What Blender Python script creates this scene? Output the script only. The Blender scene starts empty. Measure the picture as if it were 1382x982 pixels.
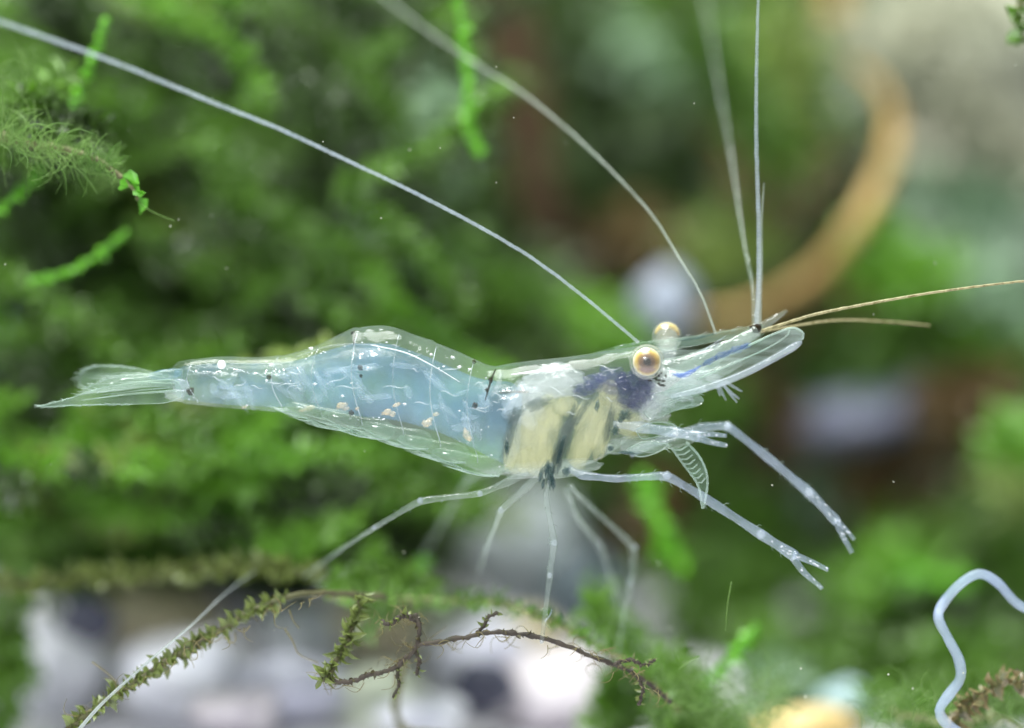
import bpy, math, random
import numpy as np
from mathutils import Vector, Matrix, noise as mnoise

# ------------------------------------------------------------------ camera, world, lights, exposure
S = 0.001                      # everything below is written in millimetres
U = 0.039                      # millimetres per photograph pixel in the plane of the shrimp
D = 180.0                      # camera to shrimp, mm
scene = bpy.context.scene
C = scene.collection
cam_d = bpy.data.cameras.new('camera'); cam = bpy.data.objects.new('camera', cam_d); C.objects.link(cam)
cam.location = (0, -D * S, 0); cam.rotation_euler = (math.radians(90), 0, 0)
cam_d.sensor_width = 36.0; cam_d.lens = 36.0 * D / (1382 * U)
cam_d.clip_start = 0.005; cam_d.clip_end = 5.0
cam_d.dof.use_dof = True; cam_d.dof.focus_distance = (D - 1.2) * S; cam_d.dof.aperture_fstop = 9.5
scene.camera = cam

world = bpy.data.worlds.new('World'); scene.world = world; world.use_nodes = True
bgn = world.node_tree.nodes['Background']
bgn.inputs[0].default_value = (0.62, 0.74, 0.74, 1); bgn.inputs[1].default_value = 0.30

def area(name, loc, target, size, power, col):
    d = bpy.data.lights.new(name, 'AREA'); d.shape = 'DISK'; d.size = size * S; d.energy = power; d.color = col
    o = bpy.data.objects.new(name, d); C.objects.link(o)
    o.location = Vector(loc) * S
    o.rotation_euler = (Vector(target) - Vector(loc)).to_track_quat('-Z', 'Y').to_euler()
    return o
area('tank_lamp', (-25, -5, 190), (0, 35, -5), 150, 1.35, (0.97, 1.0, 0.95))
area('flash_lamp', (-60, -170, 90), (0, 10, 0), 20, 0.36, (0.95, 0.98, 1.0))
scene.view_settings.view_transform = 'Standard'; scene.view_settings.look = 'None'
scene.view_settings.exposure = 0.0; scene.view_settings.gamma = 1.0
scene.cycles.use_denoising = True
scene.cycles.max_bounces = 10; scene.cycles.transparent_max_bounces = 40
scene.cycles.diffuse_bounces = 4; scene.cycles.volume_bounces = 3; scene.cycles.sample_clamp_indirect = 4.0
random.seed(7); RNG = np.random.default_rng(7)

# ------------------------------------------------------------------ helpers
def P(px, py, y=0.0):
    k = (D + y) / D
    return Vector(((px - 691) * U * k, y, (491 - py) * U * k))
def lin(r, g, b):
    f = lambda c: (c / 255 / 12.92) if c / 255 <= 0.04045 else ((c / 255 + 0.055) / 1.055) ** 2.4
    return (f(r), f(g), f(b))
def catmull(pts, n):
    pts = [np.array(p, float) for p in pts]
    if len(pts) == 2: return [pts[0] + (pts[1] - pts[0]) * t for t in np.linspace(0, 1, n)]
    d = [0.0]
    for a, b in zip(pts, pts[1:]): d.append(d[-1] + max(1e-6, np.linalg.norm((b - a)[:3])))
    d = np.array(d); m = []
    for i in range(len(pts)):
        if i == 0: m.append((pts[1] - pts[0]) / (d[1] - d[0]))
        elif i == len(pts) - 1: m.append((pts[-1] - pts[-2]) / (d[-1] - d[-2]))
        else: m.append((pts[i + 1] - pts[i - 1]) / (d[i + 1] - d[i - 1]))
    out = []
    for s in np.linspace(0, d[-1], n):
        i = min(max(int(np.searchsorted(d, s)) - 1, 0), len(pts) - 2); h = d[i + 1] - d[i]; t = (s - d[i]) / h
        out.append((2*t**3 - 3*t**2 + 1) * pts[i] + (t**3 - 2*t**2 + t) * h * m[i] + (-2*t**3 + 3*t**2) * pts[i+1] + (t**3 - t**2) * h * m[i+1])
    return out

class MB:
    def __init__(s): s.v = []; s.f = []
    def add(s, verts, faces):
        b = len(s.v); s.v.extend(tuple(x) for x in verts); s.f.extend(tuple(i + b for i in f) for f in faces)
    def tube(s, pts, rad, seg=10, cap=True):
        pts = [Vector(p) for p in pts]; n = len(pts); b = len(s.v)
        if not hasattr(rad, '__len__'): rad = [rad] * n
        ref = None
        for i, p in enumerate(pts):
            t = (pts[min(i + 1, n - 1)] - pts[max(i - 1, 0)])
            if t.length < 1e-9: t = Vector((1, 0, 0))
            t.normalize()
            if ref is None:
                ref = Vector((0, 1, 0)) if abs(t.y) < .9 else Vector((1, 0, 0))
            a = (ref - t * ref.dot(t)).normalized(); c = t.cross(a); ref = a
            for j in range(seg):
                w = 2 * math.pi * j / seg
                s.v.append(tuple(p + (a * math.cos(w) + c * math.sin(w)) * rad[i]))
        for i in range(n - 1):
            for j in range(seg):
                q = (j + 1) % seg
                s.f.append((b + i*seg + j, b + i*seg + q, b + (i+1)*seg + q, b + (i+1)*seg + j))
        if cap:
            s.f.append(tuple(b + j for j in reversed(range(seg)))); s.f.append(tuple(b + (n-1)*seg + j for j in range(seg)))
    def ball(s, c, r, u=16, v=10, rot=None, nz=0.0, nf=1.0, seed=0.0):
        c = Vector(c); r = Vector(r) if hasattr(r, '__len__') else Vector((r, r, r)); b = len(s.v)
        rot = rot or Matrix.Identity(3)
        for i in range(v + 1):
            th = math.pi * i / v
            for j in range(u):
                ph = 2 * math.pi * j / u
                d = Vector((math.sin(th) * math.cos(ph), math.sin(th) * math.sin(ph), math.cos(th)))
                k = 1.0 + (nz * mnoise.noise(d * nf + Vector((seed, seed * 1.7, seed * .3))) if nz else 0)
                s.v.append(tuple(c + rot @ Vector((d.x * r.x * k, d.y * r.y * k, d.z * r.z * k))))
        for i in range(v):
            for j in range(u):
                q = (j + 1) % u
                s.f.append((b + i*u + j, b + (i+1)*u + j, b + (i+1)*u + q, b + i*u + q))
    def blade(s, outline, y, th, dome=0.0, n=None):
        """thin plate with a real thickness from a closed outline of photograph pixels; y: depth or f(px,py)"""
        fy = y if callable(y) else (lambda a, b: y)
        o = [tuple(p) for p in catmull([(*p, 0) for p in outline] + [(*outline[0], 0)], n or len(outline) * 5)][:-1]
        cx = sum(p[0] for p in o) / len(o); cy = sum(p[1] for p in o) / len(o)
        for sg in (-1, 1):
            b = len(s.v)
            rings = [1.0, 0.75, 0.45]
            for k in rings:
                for p in o:
                    x_, y_ = cx + (p[0] - cx) * k, cy + (p[1] - cy) * k
                    s.v.append(tuple(P(x_, y_, fy(x_, y_) + (sg * th / 2 if k < 1 else 0) - dome * (1 - k * k))))
            N = len(o)
            s.v.append(tuple(P(cx, cy, fy(cx, cy) + sg * th / 2 - dome)))
            fl = []
            for r in range(len(rings) - 1):
                for j in range(N):
                    q = (j + 1) % N; fl.append((b + r*N + j, b + r*N + q, b + (r+1)*N + q, b + (r+1)*N + j))
            for j in range(N): fl.append((b + 2*N + j, b + 2*N + (j + 1) % N, b + 3*N))
            s.f.extend(fl if sg < 0 else [f[::-1] for f in fl])
    def leaf(s, base, d, nrm, L, W, fold=.25, curl=.15):
        d = Vector(d).normalized(); nrm = Vector(nrm); side = d.cross(nrm)
        if side.length < 1e-6: side = d.orthogonal()
        side.normalize(); up = side.cross(d); base = Vector(base)
        q = lambda a, w, h: base + d * (a * L) + side * (w * W) + up * (h * L)
        s.add([q(0, 0, 0), q(.35, .5, fold * W / L), q(.35, 0, 0), q(.35, -.5, fold * W / L), q(.72, .34, fold * W / L - curl * .4), q(.72, 0, -curl * .3), q(.72, -.34, fold * W / L - curl * .4), q(1, 0, -curl)],
              [(0, 2, 1), (0, 3, 2), (1, 2, 5, 4), (2, 3, 6, 5), (4, 5, 7), (5, 6, 7)])
    def build(s, name, mat, parent=None, smooth=True, kind=None):
        off = parent.matrix_world.translation / S if parent else Vector((0, 0, 0))
        p = parent
        if parent is not None:
            off = Vector(parent['_o'])
        me = bpy.data.meshes.new(name)
        a = (np.array(s.v, dtype=float) - np.array(off)) * S
        me.from_pydata(a.tolist(), [], s.f); me.update()
        if smooth: me.polygons.foreach_set('use_smooth', [True] * len(me.polygons))
        me.materials.append(mat)
        o = bpy.data.objects.new(name, me); C.objects.link(o)
        if parent: o.parent = parent
        o['_o'] = tuple(off)
        if kind: o['kind'] = kind
        return o
def build_at(mb, name, mat, origin, smooth=True, kind=None):
    me = bpy.data.meshes.new(name); a = (np.array(mb.v) - np.array(origin)) * S
    me.from_pydata(a.tolist(), [], mb.f); me.update()
    if smooth: me.polygons.foreach_set('use_smooth', [True] * len(me.polygons))
    me.materials.append(mat); o = bpy.data.objects.new(name, me); C.objects.link(o)
    o.location = Vector(origin) * S; o['_o'] = tuple(origin)
    if kind: o['kind'] = kind
    return o
def thing(name, label, cat, origin, group=None):
    o = bpy.data.objects.new(name, None); C.objects.link(o); o.location = Vector(origin) * S
    o.empty_display_size = 0.002; o['_o'] = tuple(origin); return tag(o, label, cat, group)
def tag(o, label, cat, group=None):
    o['label'] = label; o['category'] = cat
    if group: o['group'] = group
    return o

# ------------------------------------------------------------------ materials
def nt(name):
    m = bpy.data.materials.new(name); m.use_nodes = True; t = m.node_tree; t.nodes.clear()
    out = t.nodes.new('ShaderNodeOutputMaterial'); return m, t, out
def noise_col(t, cols, scale, detail=3.0, coord='Object', lo=.3, hi=.7, dist=0.0):
    tc = t.nodes.new('ShaderNodeTexCoord'); n = t.nodes.new('ShaderNodeTexNoise')
    n.inputs['Scale'].default_value = scale; n.inputs['Detail'].default_value = detail; n.inputs['Distortion'].default_value = dist
    t.links.new(tc.outputs[coord], n.inputs['Vector'])
    r = t.nodes.new('ShaderNodeValToRGB'); e = r.color_ramp.elements
    while len(e) < len(cols): e.new(.5)
    for i, c in enumerate(cols):
        e[i].position = lo + (hi - lo) * i / max(1, len(cols) - 1); e[i].color = (*c, 1)
    t.links.new(n.outputs['Fac'], r.inputs['Fac']); return r.outputs['Color'], n
def math_(t, op, a, b):
    m = t.nodes.new('ShaderNodeMath'); m.operation = op
    for i, x in enumerate((a, b)):
        if isinstance(x, (int, float)): m.inputs[i].default_value = x
        else: t.links.new(x, m.inputs[i])
    return m.outputs[0]
def mixsh(t, f, a, b):
    m = t.nodes.new('ShaderNodeMixShader')
    if isinstance(f, (int, float)): m.inputs[0].default_value = f
    else: t.links.new(f, m.inputs[0])
    t.links.new(a, m.inputs[1]); t.links.new(b, m.inputs[2]); return m.outputs[0]
def leafy(name, cols, scale=250, transl=.35, gloss=.06, rough=.45, detail=3):
    m, t, out = nt(name); col, n = noise_col(t, [lin(*c) for c in cols], scale, detail)
    d = t.nodes.new('ShaderNodeBsdfDiffuse'); tr = t.nodes.new('ShaderNodeBsdfTranslucent'); g = t.nodes.new('ShaderNodeBsdfGlossy')
    g.inputs['Roughness'].default_value = rough
    t.links.new(col, d.inputs[0]); t.links.new(col, tr.inputs[0])
    t.links.new(mixsh(t, gloss, mixsh(t, transl, d.outputs[0], tr.outputs[0]), g.outputs[0]), out.inputs[0]); return m
def tissue(name, cols, scale=400, alpha=.5, var=.15, rim=.5, spec=1.0, rough=.12, transl=.45, bump=.15, bscale=900, stretch=None, lo=.3, hi=.7):
    """clear living tissue: scatters a little, lets the rest through, wet gloss on top"""
    m, t, out = nt(name); col, n = noise_col(t, [lin(*c) for c in cols], scale, 4, lo=lo, hi=hi)
    tc = t.nodes.new('ShaderNodeTexCoord'); n2 = t.nodes.new('ShaderNodeTexNoise'); n2.inputs['Scale'].default_value = scale * 1.7; n2.inputs['Detail'].default_value = 5
    if stretch:
        mp = t.nodes.new('ShaderNodeMapping'); mp.inputs['Scale'].default_value = stretch
        t.links.new(tc.outputs['Object'], mp.inputs[0]); t.links.new(mp.outputs[0], n2.inputs['Vector'])
    else: t.links.new(tc.outputs['Object'], n2.inputs['Vector'])
    fr = t.nodes.new('ShaderNodeFresnel'); fr.inputs[0].default_value = 1.36
    ge = t.nodes.new('ShaderNodeNewGeometry'); front = math_(t, 'SUBTRACT', 1.0, ge.outputs['Backfacing'])
    fres = math_(t, 'MULTIPLY', fr.outputs[0], front)
    mr = t.nodes.new('ShaderNodeMapRange'); mr.inputs[1].default_value = .3; mr.inputs[2].default_value = .7
    mr.inputs[3].default_value = max(0, alpha - var); mr.inputs[4].default_value = min(1, alpha + var)
    t.links.new(n2.outputs['Fac'], mr.inputs[0])
    al = math_(t, 'MINIMUM', math_(t, 'ADD', mr.outputs[0], math_(t, 'MULTIPLY', fres, rim)), 1.0)
    d = t.nodes.new('ShaderNodeBsdfDiffuse'); tr = t.nodes.new('ShaderNodeBsdfTranslucent'); g = t.nodes.new('ShaderNodeBsdfGlossy'); tp = t.nodes.new('ShaderNodeBsdfTransparent')
    g.inputs['Roughness'].default_value = rough
    t.links.new(col, d.inputs[0]); t.links.new(col, tr.inputs[0])
    if bump:
        b = t.nodes.new('ShaderNodeBump'); b.inputs['Strength'].default_value = bump; b.inputs['Distance'].default_value = 0.0003
        n3 = t.nodes.new('ShaderNodeTexNoise'); n3.inputs['Scale'].default_value = bscale; n3.inputs['Detail'].default_value = 3
        t.links.new(tc.outputs['Object'], n3.inputs['Vector']); t.links.new(n3.outputs['Fac'], b.inputs['Height'])
        for q in (d, g): t.links.new(b.outputs[0], q.inputs['Normal'])
    body = mixsh(t, al, tp.outputs[0], mixsh(t, transl, d.outputs[0], tr.outputs[0]))
    t.links.new(mixsh(t, math_(t, 'MINIMUM', math_(t, 'MULTIPLY', fres, spec), 1.0), body, g.outputs[0]), out.inputs[0]); return m
def flesh(name, cols, dens, absorb=None, skin=.06, spec=1.0, rough=.12, scale=400, bump=.3, bscale=800, aniso=.2, rim=.25, het=0, hscale=(1, 1, 1)):
    '''clear tissue with depth: light scatters inside it, a thin wet skin outside'''
    m = tissue(name, cols, scale, skin, skin * .6, rim, spec, rough, .4, bump, bscale); t = m.node_tree
    out = [n for n in t.nodes if n.type == 'OUTPUT_MATERIAL'][0]
    v = t.nodes.new('ShaderNodeVolumeScatter'); c = lin(*cols[len(cols) // 2]); v.inputs['Color'].default_value = (*c, 1); v.inputs['Density'].default_value = dens; v.inputs['Anisotropy'].default_value = aniso
    sh = v.outputs[0]
    if het:
        tc = t.nodes.new('ShaderNodeTexCoord'); mp = t.nodes.new('ShaderNodeMapping'); mp.inputs['Scale'].default_value = hscale; nn = t.nodes.new('ShaderNodeTexNoise'); nn.inputs['Scale'].default_value = 420; nn.inputs['Detail'].default_value = 4; nn.inputs['Distortion'].default_value = .6
        t.links.new(tc.outputs['Object'], mp.inputs[0]); t.links.new(mp.outputs[0], nn.inputs['Vector'])
        mr = t.nodes.new('ShaderNodeMapRange'); mr.inputs[1].default_value = .32; mr.inputs[2].default_value = .68; mr.inputs[3].default_value = dens * (1 - het); mr.inputs[4].default_value = dens * (1 + het)
        t.links.new(nn.outputs['Fac'], mr.inputs[0]); t.links.new(mr.outputs[0], v.inputs['Density'])
    if absorb:
        a = t.nodes.new('ShaderNodeVolumeAbsorption'); a.inputs['Color'].default_value = (*lin(*absorb[0]), 1); a.inputs['Density'].default_value = absorb[1]
        ad = t.nodes.new('ShaderNodeAddShader'); t.links.new(sh, ad.inputs[0]); t.links.new(a.outputs[0], ad.inputs[1]); sh = ad.outputs[0]
    t.links.new(sh, out.inputs['Volume']); return m
def stone(name, cols, scale=300, rough=.6, bump=.4):
    m, t, out = nt(name); col, n = noise_col(t, [lin(*c) for c in cols], scale, 6)
    b = t.nodes.new('ShaderNodeBump'); b.inputs['Strength'].default_value = bump; b.inputs['Distance'].default_value = 0.0005; t.links.new(n.outputs['Fac'], b.inputs['Height'])
    p = t.nodes.new('ShaderNodeBsdfPrincipled'); p.inputs['Roughness'].default_value = rough
    t.links.new(col, p.inputs['Base Color']); t.links.new(b.outputs[0], p.inputs['Normal']); t.links.new(p.outputs[0], out.inputs[0]); return m

M = {}
M['bank'] = stone('moss_mat', [(30, 40, 18), (52, 74, 30), (76, 98, 44), (58, 66, 36)], 110, .9)
M['moss_dark'] = leafy('moss_dark', [(36, 54, 18), (56, 82, 28), (52, 66, 34)], 200)
M['moss_mid'] = leafy('moss_mid', [(66, 104, 26), (96, 140, 40), (84, 114, 44)], 220)
M['moss_lime'] = leafy('moss_lime', [(92, 146, 32), (120, 174, 50), (106, 150, 50)], 220, .45)
M['moss_yellow'] = leafy('moss_yellow', [(108, 132, 54), (136, 158, 76), (118, 142, 64)], 220, .4)
M['moss_teal'] = leafy('moss_teal', [(118, 152, 118), (150, 178, 148), (126, 160, 116)], 220, .3)
M['moss_grey'] = leafy('moss_grey', [(150, 154, 130), (184, 184, 162), (164, 166, 144)], 220, .3)
M['moss_brown'] = leafy('moss_brown', [(84, 66, 36), (116, 92, 54), (92, 84, 44)], 300, .25)
M['wood'] = stone('wet_driftwood', [(38, 26, 10), (62, 42, 16), (34, 24, 10)], 260, .9)
M['tan'] = stone('tan_root_bark', [(130, 108, 58), (200, 166, 104), (150, 124, 70), (180, 144, 86)], 320, .6)
M['leaf_olive'] = leafy('leaf_olive', [(84, 98, 46), (122, 136, 72), (72, 84, 42), (104, 106, 62)], 420, .4, .06)
M['leaf_pale'] = leafy('leaf_pale', [(130, 140, 84), (166, 172, 118), (104, 116, 66)], 500, .4, .1)
M['leaf_bright'] = leafy('leaf_bright', [(74, 140, 26), (110, 180, 60), (60, 120, 24)], 900, .4, .03, .5)
M['blade_bright'] = leafy('blade_bright', [(104, 184, 28), (132, 208, 52), (94, 164, 34)], 260, .5, .05)
M['twig'] = stone('twig_bark', [(40, 36, 30), (66, 58, 50), (54, 52, 38)], 900, .8)
M['twig_dark'] = stone('twig_dark', [(50, 54, 28), (80, 80, 46), (62, 52, 38)], 900, .7)
M['twig_green'] = stone('twig_green', [(74, 80, 44), (104, 104, 66), (84, 70, 54)], 700, .7)
M['filament'] = tissue('filament', [(84, 124, 52), (136, 168, 96)], 500, .5, .2, .3, .4, .3, bump=0)
M['filament_brown'] = tissue('filament_brown', [(120, 110, 70), (160, 150, 110)], 500, .7, .2, .3, .4, .3, bump=0)
M['worm'] = flesh('pale_thread', [(140, 160, 200), (184, 200, 228), (156, 176, 210)], 1300, None, .22, .5, .3, 420, .5, 900)
M['trail'] = tissue('trail', [(180, 190, 190), (206, 214, 214)], 500, .45, .15, .2, .8, .2, bump=0)
M['leaf_brown'] = leafy('leaf_brown', [(92, 76, 46), (150, 136, 96), (84, 92, 48), (120, 96, 66)], 600, .4, .1)
M['twig_leaf'] = leafy('twig_leaf', [(58, 52, 36), (88, 84, 54), (66, 50, 40)], 900, .2, .05)
M['speck'] = tissue('speck', [(200, 205, 190), (225, 225, 210)], 300, .7, .2, 0, .3, .4, bump=0)

# ------------------------------------------------------------------ setting: bank of moss, gravel
mb = MB(); nx, nz = 90, 60
def bank_y(x, z): return 82 + 9 * mnoise.noise(Vector((x * .045, z * .06, 3.1))) + 4 * mnoise.noise(Vector((x * .15, z * .15, 9.1))) + max(0, z) * .12
for j in range(nz):
    for i in range(nx):
        x = -110 + 220 * i / (nx - 1); z = -34 + 104 * j / (nz - 1); mb.v.append((x, bank_y(x, z), z))
for j in range(nz - 1):
    for i in range(nx - 1):
        a = j * nx + i; mb.f.append((a, a + nx, a + nx + 1, a + 1)[::-1])
o = mb.build('moss_bank', M['bank']); o['kind'] = 'structure'; o['label'] = 'dark mossy bank behind everything'
mb = MB(); nx, ny = 80, 50
def ground_z(x, y): return -24.5 + max(0, y - 5) * .1 + .8 * mnoise.noise(Vector((x * .12, y * .12, 1.0)))
for j in range(ny):
    for i in range(nx):
        x = -110 + 220 * i / (nx - 1); y = -40 + 150 * j / (ny - 1); mb.v.append((x, y, ground_z(x, y)))
for j in range(ny - 1):
    for i in range(nx - 1):
        a = j * nx + i; mb.f.append((a, a + 1, a + nx + 1, a + nx))
M['sand'] = stone('pale_sand', [(196, 194, 202), (216, 214, 222), (180, 178, 186)], 500, .8)
o = mb.build('gravel_bed', M['sand']); o['kind'] = 'structure'; o['label'] = 'pale sandy bed of the tank'

def rand_dir():
    v = Vector(RNG.normal(size=3)); return v.normalized()
def tuft(mb, px, py, rx, ry, y, n, L=1.6, W=.7):
    '''a patch of moss: several leafy runners lying roughly the same way'''
    k = U * (D + y) / D; m = max(3, int(ry / 8)); a0 = math.radians(float(RNG.choice([38, 25, -20, 8, 60, -50])))
    if ry > rx * 1.4: a0 = math.radians(RNG.uniform(65, 100))
    for q in range(m):
        cx, cy = px + RNG.uniform(-.55, .55) * rx, py + RNG.uniform(-.75, .75) * ry; a = a0 + RNG.uniform(-.3, .3); hl = max(rx, ry) * RNG.uniform(.6, 1.15); bend = RNG.uniform(-.3, .3) * hl; yy = y + RNG.uniform(-3, 3)
        if abs(math.sin(a)) * hl > ry * 1.25: hl = ry * 1.25 / abs(math.sin(a))
        w = RNG.uniform(5, 11) * (1 + y * .008)
        for i in range(int(n / m)):
            u = RNG.uniform(-1, 1); d = rand_dir(); x_ = cx + hl * u * math.cos(a) - bend * u * u * math.sin(a); y_ = cy + hl * u * math.sin(a) + bend * u * u * math.cos(a)
            mb.leaf(P(x_, y_, yy) + d * w * k * RNG.random() ** .5, d + Vector((math.cos(a), 0, -math.sin(a))) * .5, rand_dir(), L * RNG.uniform(.6, 1.4), W * RNG.uniform(.7, 1.3))
def strand(mb, path, rad, n, y0, y1, L=1.4, W=.6):
    pts = catmull([(*p, 0) for p in path], 60)
    for i in range(n):
        t = RNG.random(); q = pts[int(t * 59)]; y = y0 + (y1 - y0) * t; k = U * (D + y) / D
        d = rand_dir(); mb.leaf(P(q[0], q[1], y) + d * rad * k * RNG.random() ** .5, d + Vector((.3, 0, -.2)), rand_dir(), L * (.6 + .8 * RNG.random()), W)

# loose moss growing all over the bank
mb_bg = {k: MB() for k in ('moss_dark', 'moss_mid', 'moss_lime', 'moss_yellow', 'moss_teal', 'moss_grey', 'moss_brown')}
for i in range(9000):
    x = RNG.uniform(-75, 75); z = RNG.uniform(-16, 48); nzv = mnoise.noise(Vector((x * .11, z * .11, 5)))
    key = 'moss_dark' if nzv < .12 else 'moss_mid'
    y = bank_y(x, z) - RNG.uniform(0, 7)
    mb_bg[key].leaf((x, y, z), rand_dir() + Vector((0, -.6, .2)), rand_dir(), RNG.uniform(1.6, 3.4), RNG.uniform(.7, 1.4))
BL = [  # px, py, rx, ry, depth mm, kind, leaves
 (215, 20, 75, 45, 40, 'moss_yellow', 420), (215, 40, 60, 60, 42, 'moss_lime', 260), (110, 40, 80, 50, 45, 'moss_mid', 300),
 (330, 70, 70, 90, 55, 'moss_mid', 300), (470, 90, 60, 80, 60, 'moss_dark', 260), (590, 150, 45, 70, 50, 'moss_teal', 240),
 (810, 90, 70, 110, 60, 'moss_dark', 300), (850, 60, 60, 60, 60, 'moss_teal', 90), (1075, 100, 40, 90, 55, 'moss_yellow', 300), (1120, 160, 40, 70, 58, 'moss_teal', 160),
 (1230, 40, 120, 60, 60, 'moss_grey', 200), (1320, 170, 90, 60, 60, 'moss_grey', 160), (1310, 270, 80, 40, 60, 'moss_teal', 320),
 (1200, 365, 50, 45, 46, 'moss_lime', 240), (980, 330, 40, 50, 50, 'moss_yellow', 200), (1050, 245, 50, 50, 52, 'moss_brown', 260), (1120, 410, 60, 40, 55, 'moss_brown', 240),
 (900, 250, 60, 70, 58, 'moss_dark', 220), (870, 340, 60, 40, 55, 'moss_brown', 160), (1000, 60, 50, 60, 60, 'moss_mid', 160), (1310, 420, 90, 50, 50, 'moss_teal', 300), (1280, 470, 120, 30, 50, 'moss_mid', 320), (1120, 480, 90, 30, 55, 'moss_mid', 260),
 (300, 230, 90, 70, 50, 'moss_mid', 420), (400, 300, 80, 60, 56, 'moss_dark', 300), (510, 340, 70, 50, 50, 'moss_teal', 320), (240, 390, 90, 50, 44, 'moss_mid', 420), (110, 450, 70, 40, 44, 'moss_mid', 300),
 (430, 380, 60, 40, 46, 'moss_mid', 260), (640, 430, 80, 40, 46, 'moss_mid', 340), (800, 440, 35, 45, 40, 'moss_lime', 160), (330, 420, 60, 30, 42, 'moss_dark', 200), (690, 370, 60, 50, 55, 'moss_dark', 200),
 (60, 330, 60, 40, 30, 'moss_mid', 200), (40, 120, 60, 60, 22, 'moss_mid', 300), (70, 175, 60, 26, 5, 'moss_dark', 260), (20, 160, 50, 50, 8, 'moss_mid', 240), (20, 230, 50, 60, 30, 'moss_mid', 220), (160, 590, 140, 40, 40, 'moss_mid', 460), (105, 630, 35, 45, 32, 'moss_lime', 190), (240, 600, 50, 35, 34, 'moss_lime', 170), (420, 610, 90, 40, 40, 'moss_mid', 380), (480, 600, 50, 25, 36, 'moss_lime', 110),
 (560, 660, 70, 40, 36, 'moss_mid', 240), (330, 640, 60, 40, 38, 'moss_dark', 200), (40, 600, 50, 50, 36, 'moss_dark', 240), (50, 530, 50, 40, 40, 'moss_mid', 180), (100, 690, 40, 18, 28, 'moss_yellow', 130), (250, 690, 120, 40, 32, 'moss_mid', 420), (400, 720, 110, 40, 28, 'moss_mid', 380), (330, 715, 40, 20, 26, 'moss_lime', 80), (300, 740, 70, 20, 26, 'moss_yellow', 150), (560, 720, 60, 30, 28, 'moss_yellow', 140),
 (60, 750, 90, 40, 24, 'moss_mid', 420), (190, 770, 130, 22, 22, 'moss_mid', 420), (360, 762, 90, 12, 20, 'moss_dark', 240), (10, 900, 24, 110, 20, 'moss_mid', 420), (520, 790, 100, 20, 14, 'moss_mid', 260),
 (1000, 560, 60, 60, 55, 'moss_brown', 260), (950, 560, 50, 40, 50, 'moss_mid', 140), (1310, 545, 50, 45, 48, 'moss_brown', 300), (1372, 590, 28, 36, 34, 'moss_lime', 150), (1370, 655, 30, 26, 40, 'moss_yellow', 120),
 (1200, 650, 120, 60, 60, 'moss_brown', 240), (1180, 660, 130, 70, 62, 'moss_teal', 160), (1000, 690, 70, 60, 55, 'moss_mid', 240), (1290, 740, 90, 30, 48, 'moss_mid', 260), (1240, 780, 60, 18, 40, 'moss_lime', 80), (1170, 775, 40, 18, 42, 'moss_lime', 50), (1150, 830, 120, 60, 50, 'moss_mid', 340), (950, 800, 80, 60, 50, 'moss_mid', 260), (1110, 900, 60, 40, 44, 'moss_dark', 260), (1300, 850, 90, 70, 55, 'moss_dark', 260), (1340, 780, 60, 90, 50, 'moss_mid', 260), (900, 700, 50, 50, 55, 'moss_brown', 160),
 (960, 950, 80, 40, 14, 'moss_mid', 300), (850, 950, 60, 50, 16, 'moss_mid', 340), (830, 850, 60, 30, 14, 'moss_mid', 180), (1050, 945, 60, 40, 26, 'moss_teal', 200), (1220, 960, 80, 30, 20, 'moss_mid', 260), (1330, 905, 90, 40, 30, 'moss_mid', 380), (1190, 915, 90, 36, 32, 'moss_mid', 340), (1260, 870, 110, 40, 40, 'moss_dark', 380), (1060, 900, 70, 40, 36, 'moss_mid', 300), (1340, 950, 80, 36, 22, 'moss_mid', 340), (780, 420, 60, 40, 60, 'moss_brown', 150),
]
for i in range(80):                       # small loose sprouts in front of the bank
    px = RNG.uniform(-60, 560); py = RNG.uniform(-20, 740)
    if math.hypot(px - 18, py - 430) < 90 or math.hypot(px - 590, py - 150) < 90: continue
    key = ('moss_mid', 'moss_dark', 'moss_dark', 'moss_dark', 'moss_mid', 'moss_dark')[int(RNG.integers(6))]
    r = RNG.uniform(14, 34); BL.append((px, py, r * RNG.uniform(1.2, 2.6), r * .7, RNG.uniform(26, 46), key, int(30 + r * 2)))
BL = [(a, b, c, d, y + 18 if (a < 620 and 670 < b < 800 and y < 40 and y > 16) else y, k, n) for (a, b, c, d, y, k, n) in BL]
for (px, py, rx, ry, y, key, n) in BL: tuft(mb_bg[key], px, py, rx, ry, y, int(n * 1.3), L=.9 + y * .02, W=.4 + y * .009)
strand(mb_bg['moss_mid'], [(890, -20), (960, 60), (1010, 150), (1070, 240)], 32, 700, 40, 46)
strand(mb_bg['moss_yellow'], [(130, 215), (190, 280), (240, 350), (330, 400)], 24, 420, 30, 36)
strand(mb_bg['moss_mid'], [(900, 900), (920, 930), (900, 990)], 26, 300, 12, 12, 1.0, .5)
strand(mb_bg['moss_mid'], [(1370, 420), (1380, 700), (1390, 990)], 26, 400, 50, 44)
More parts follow.
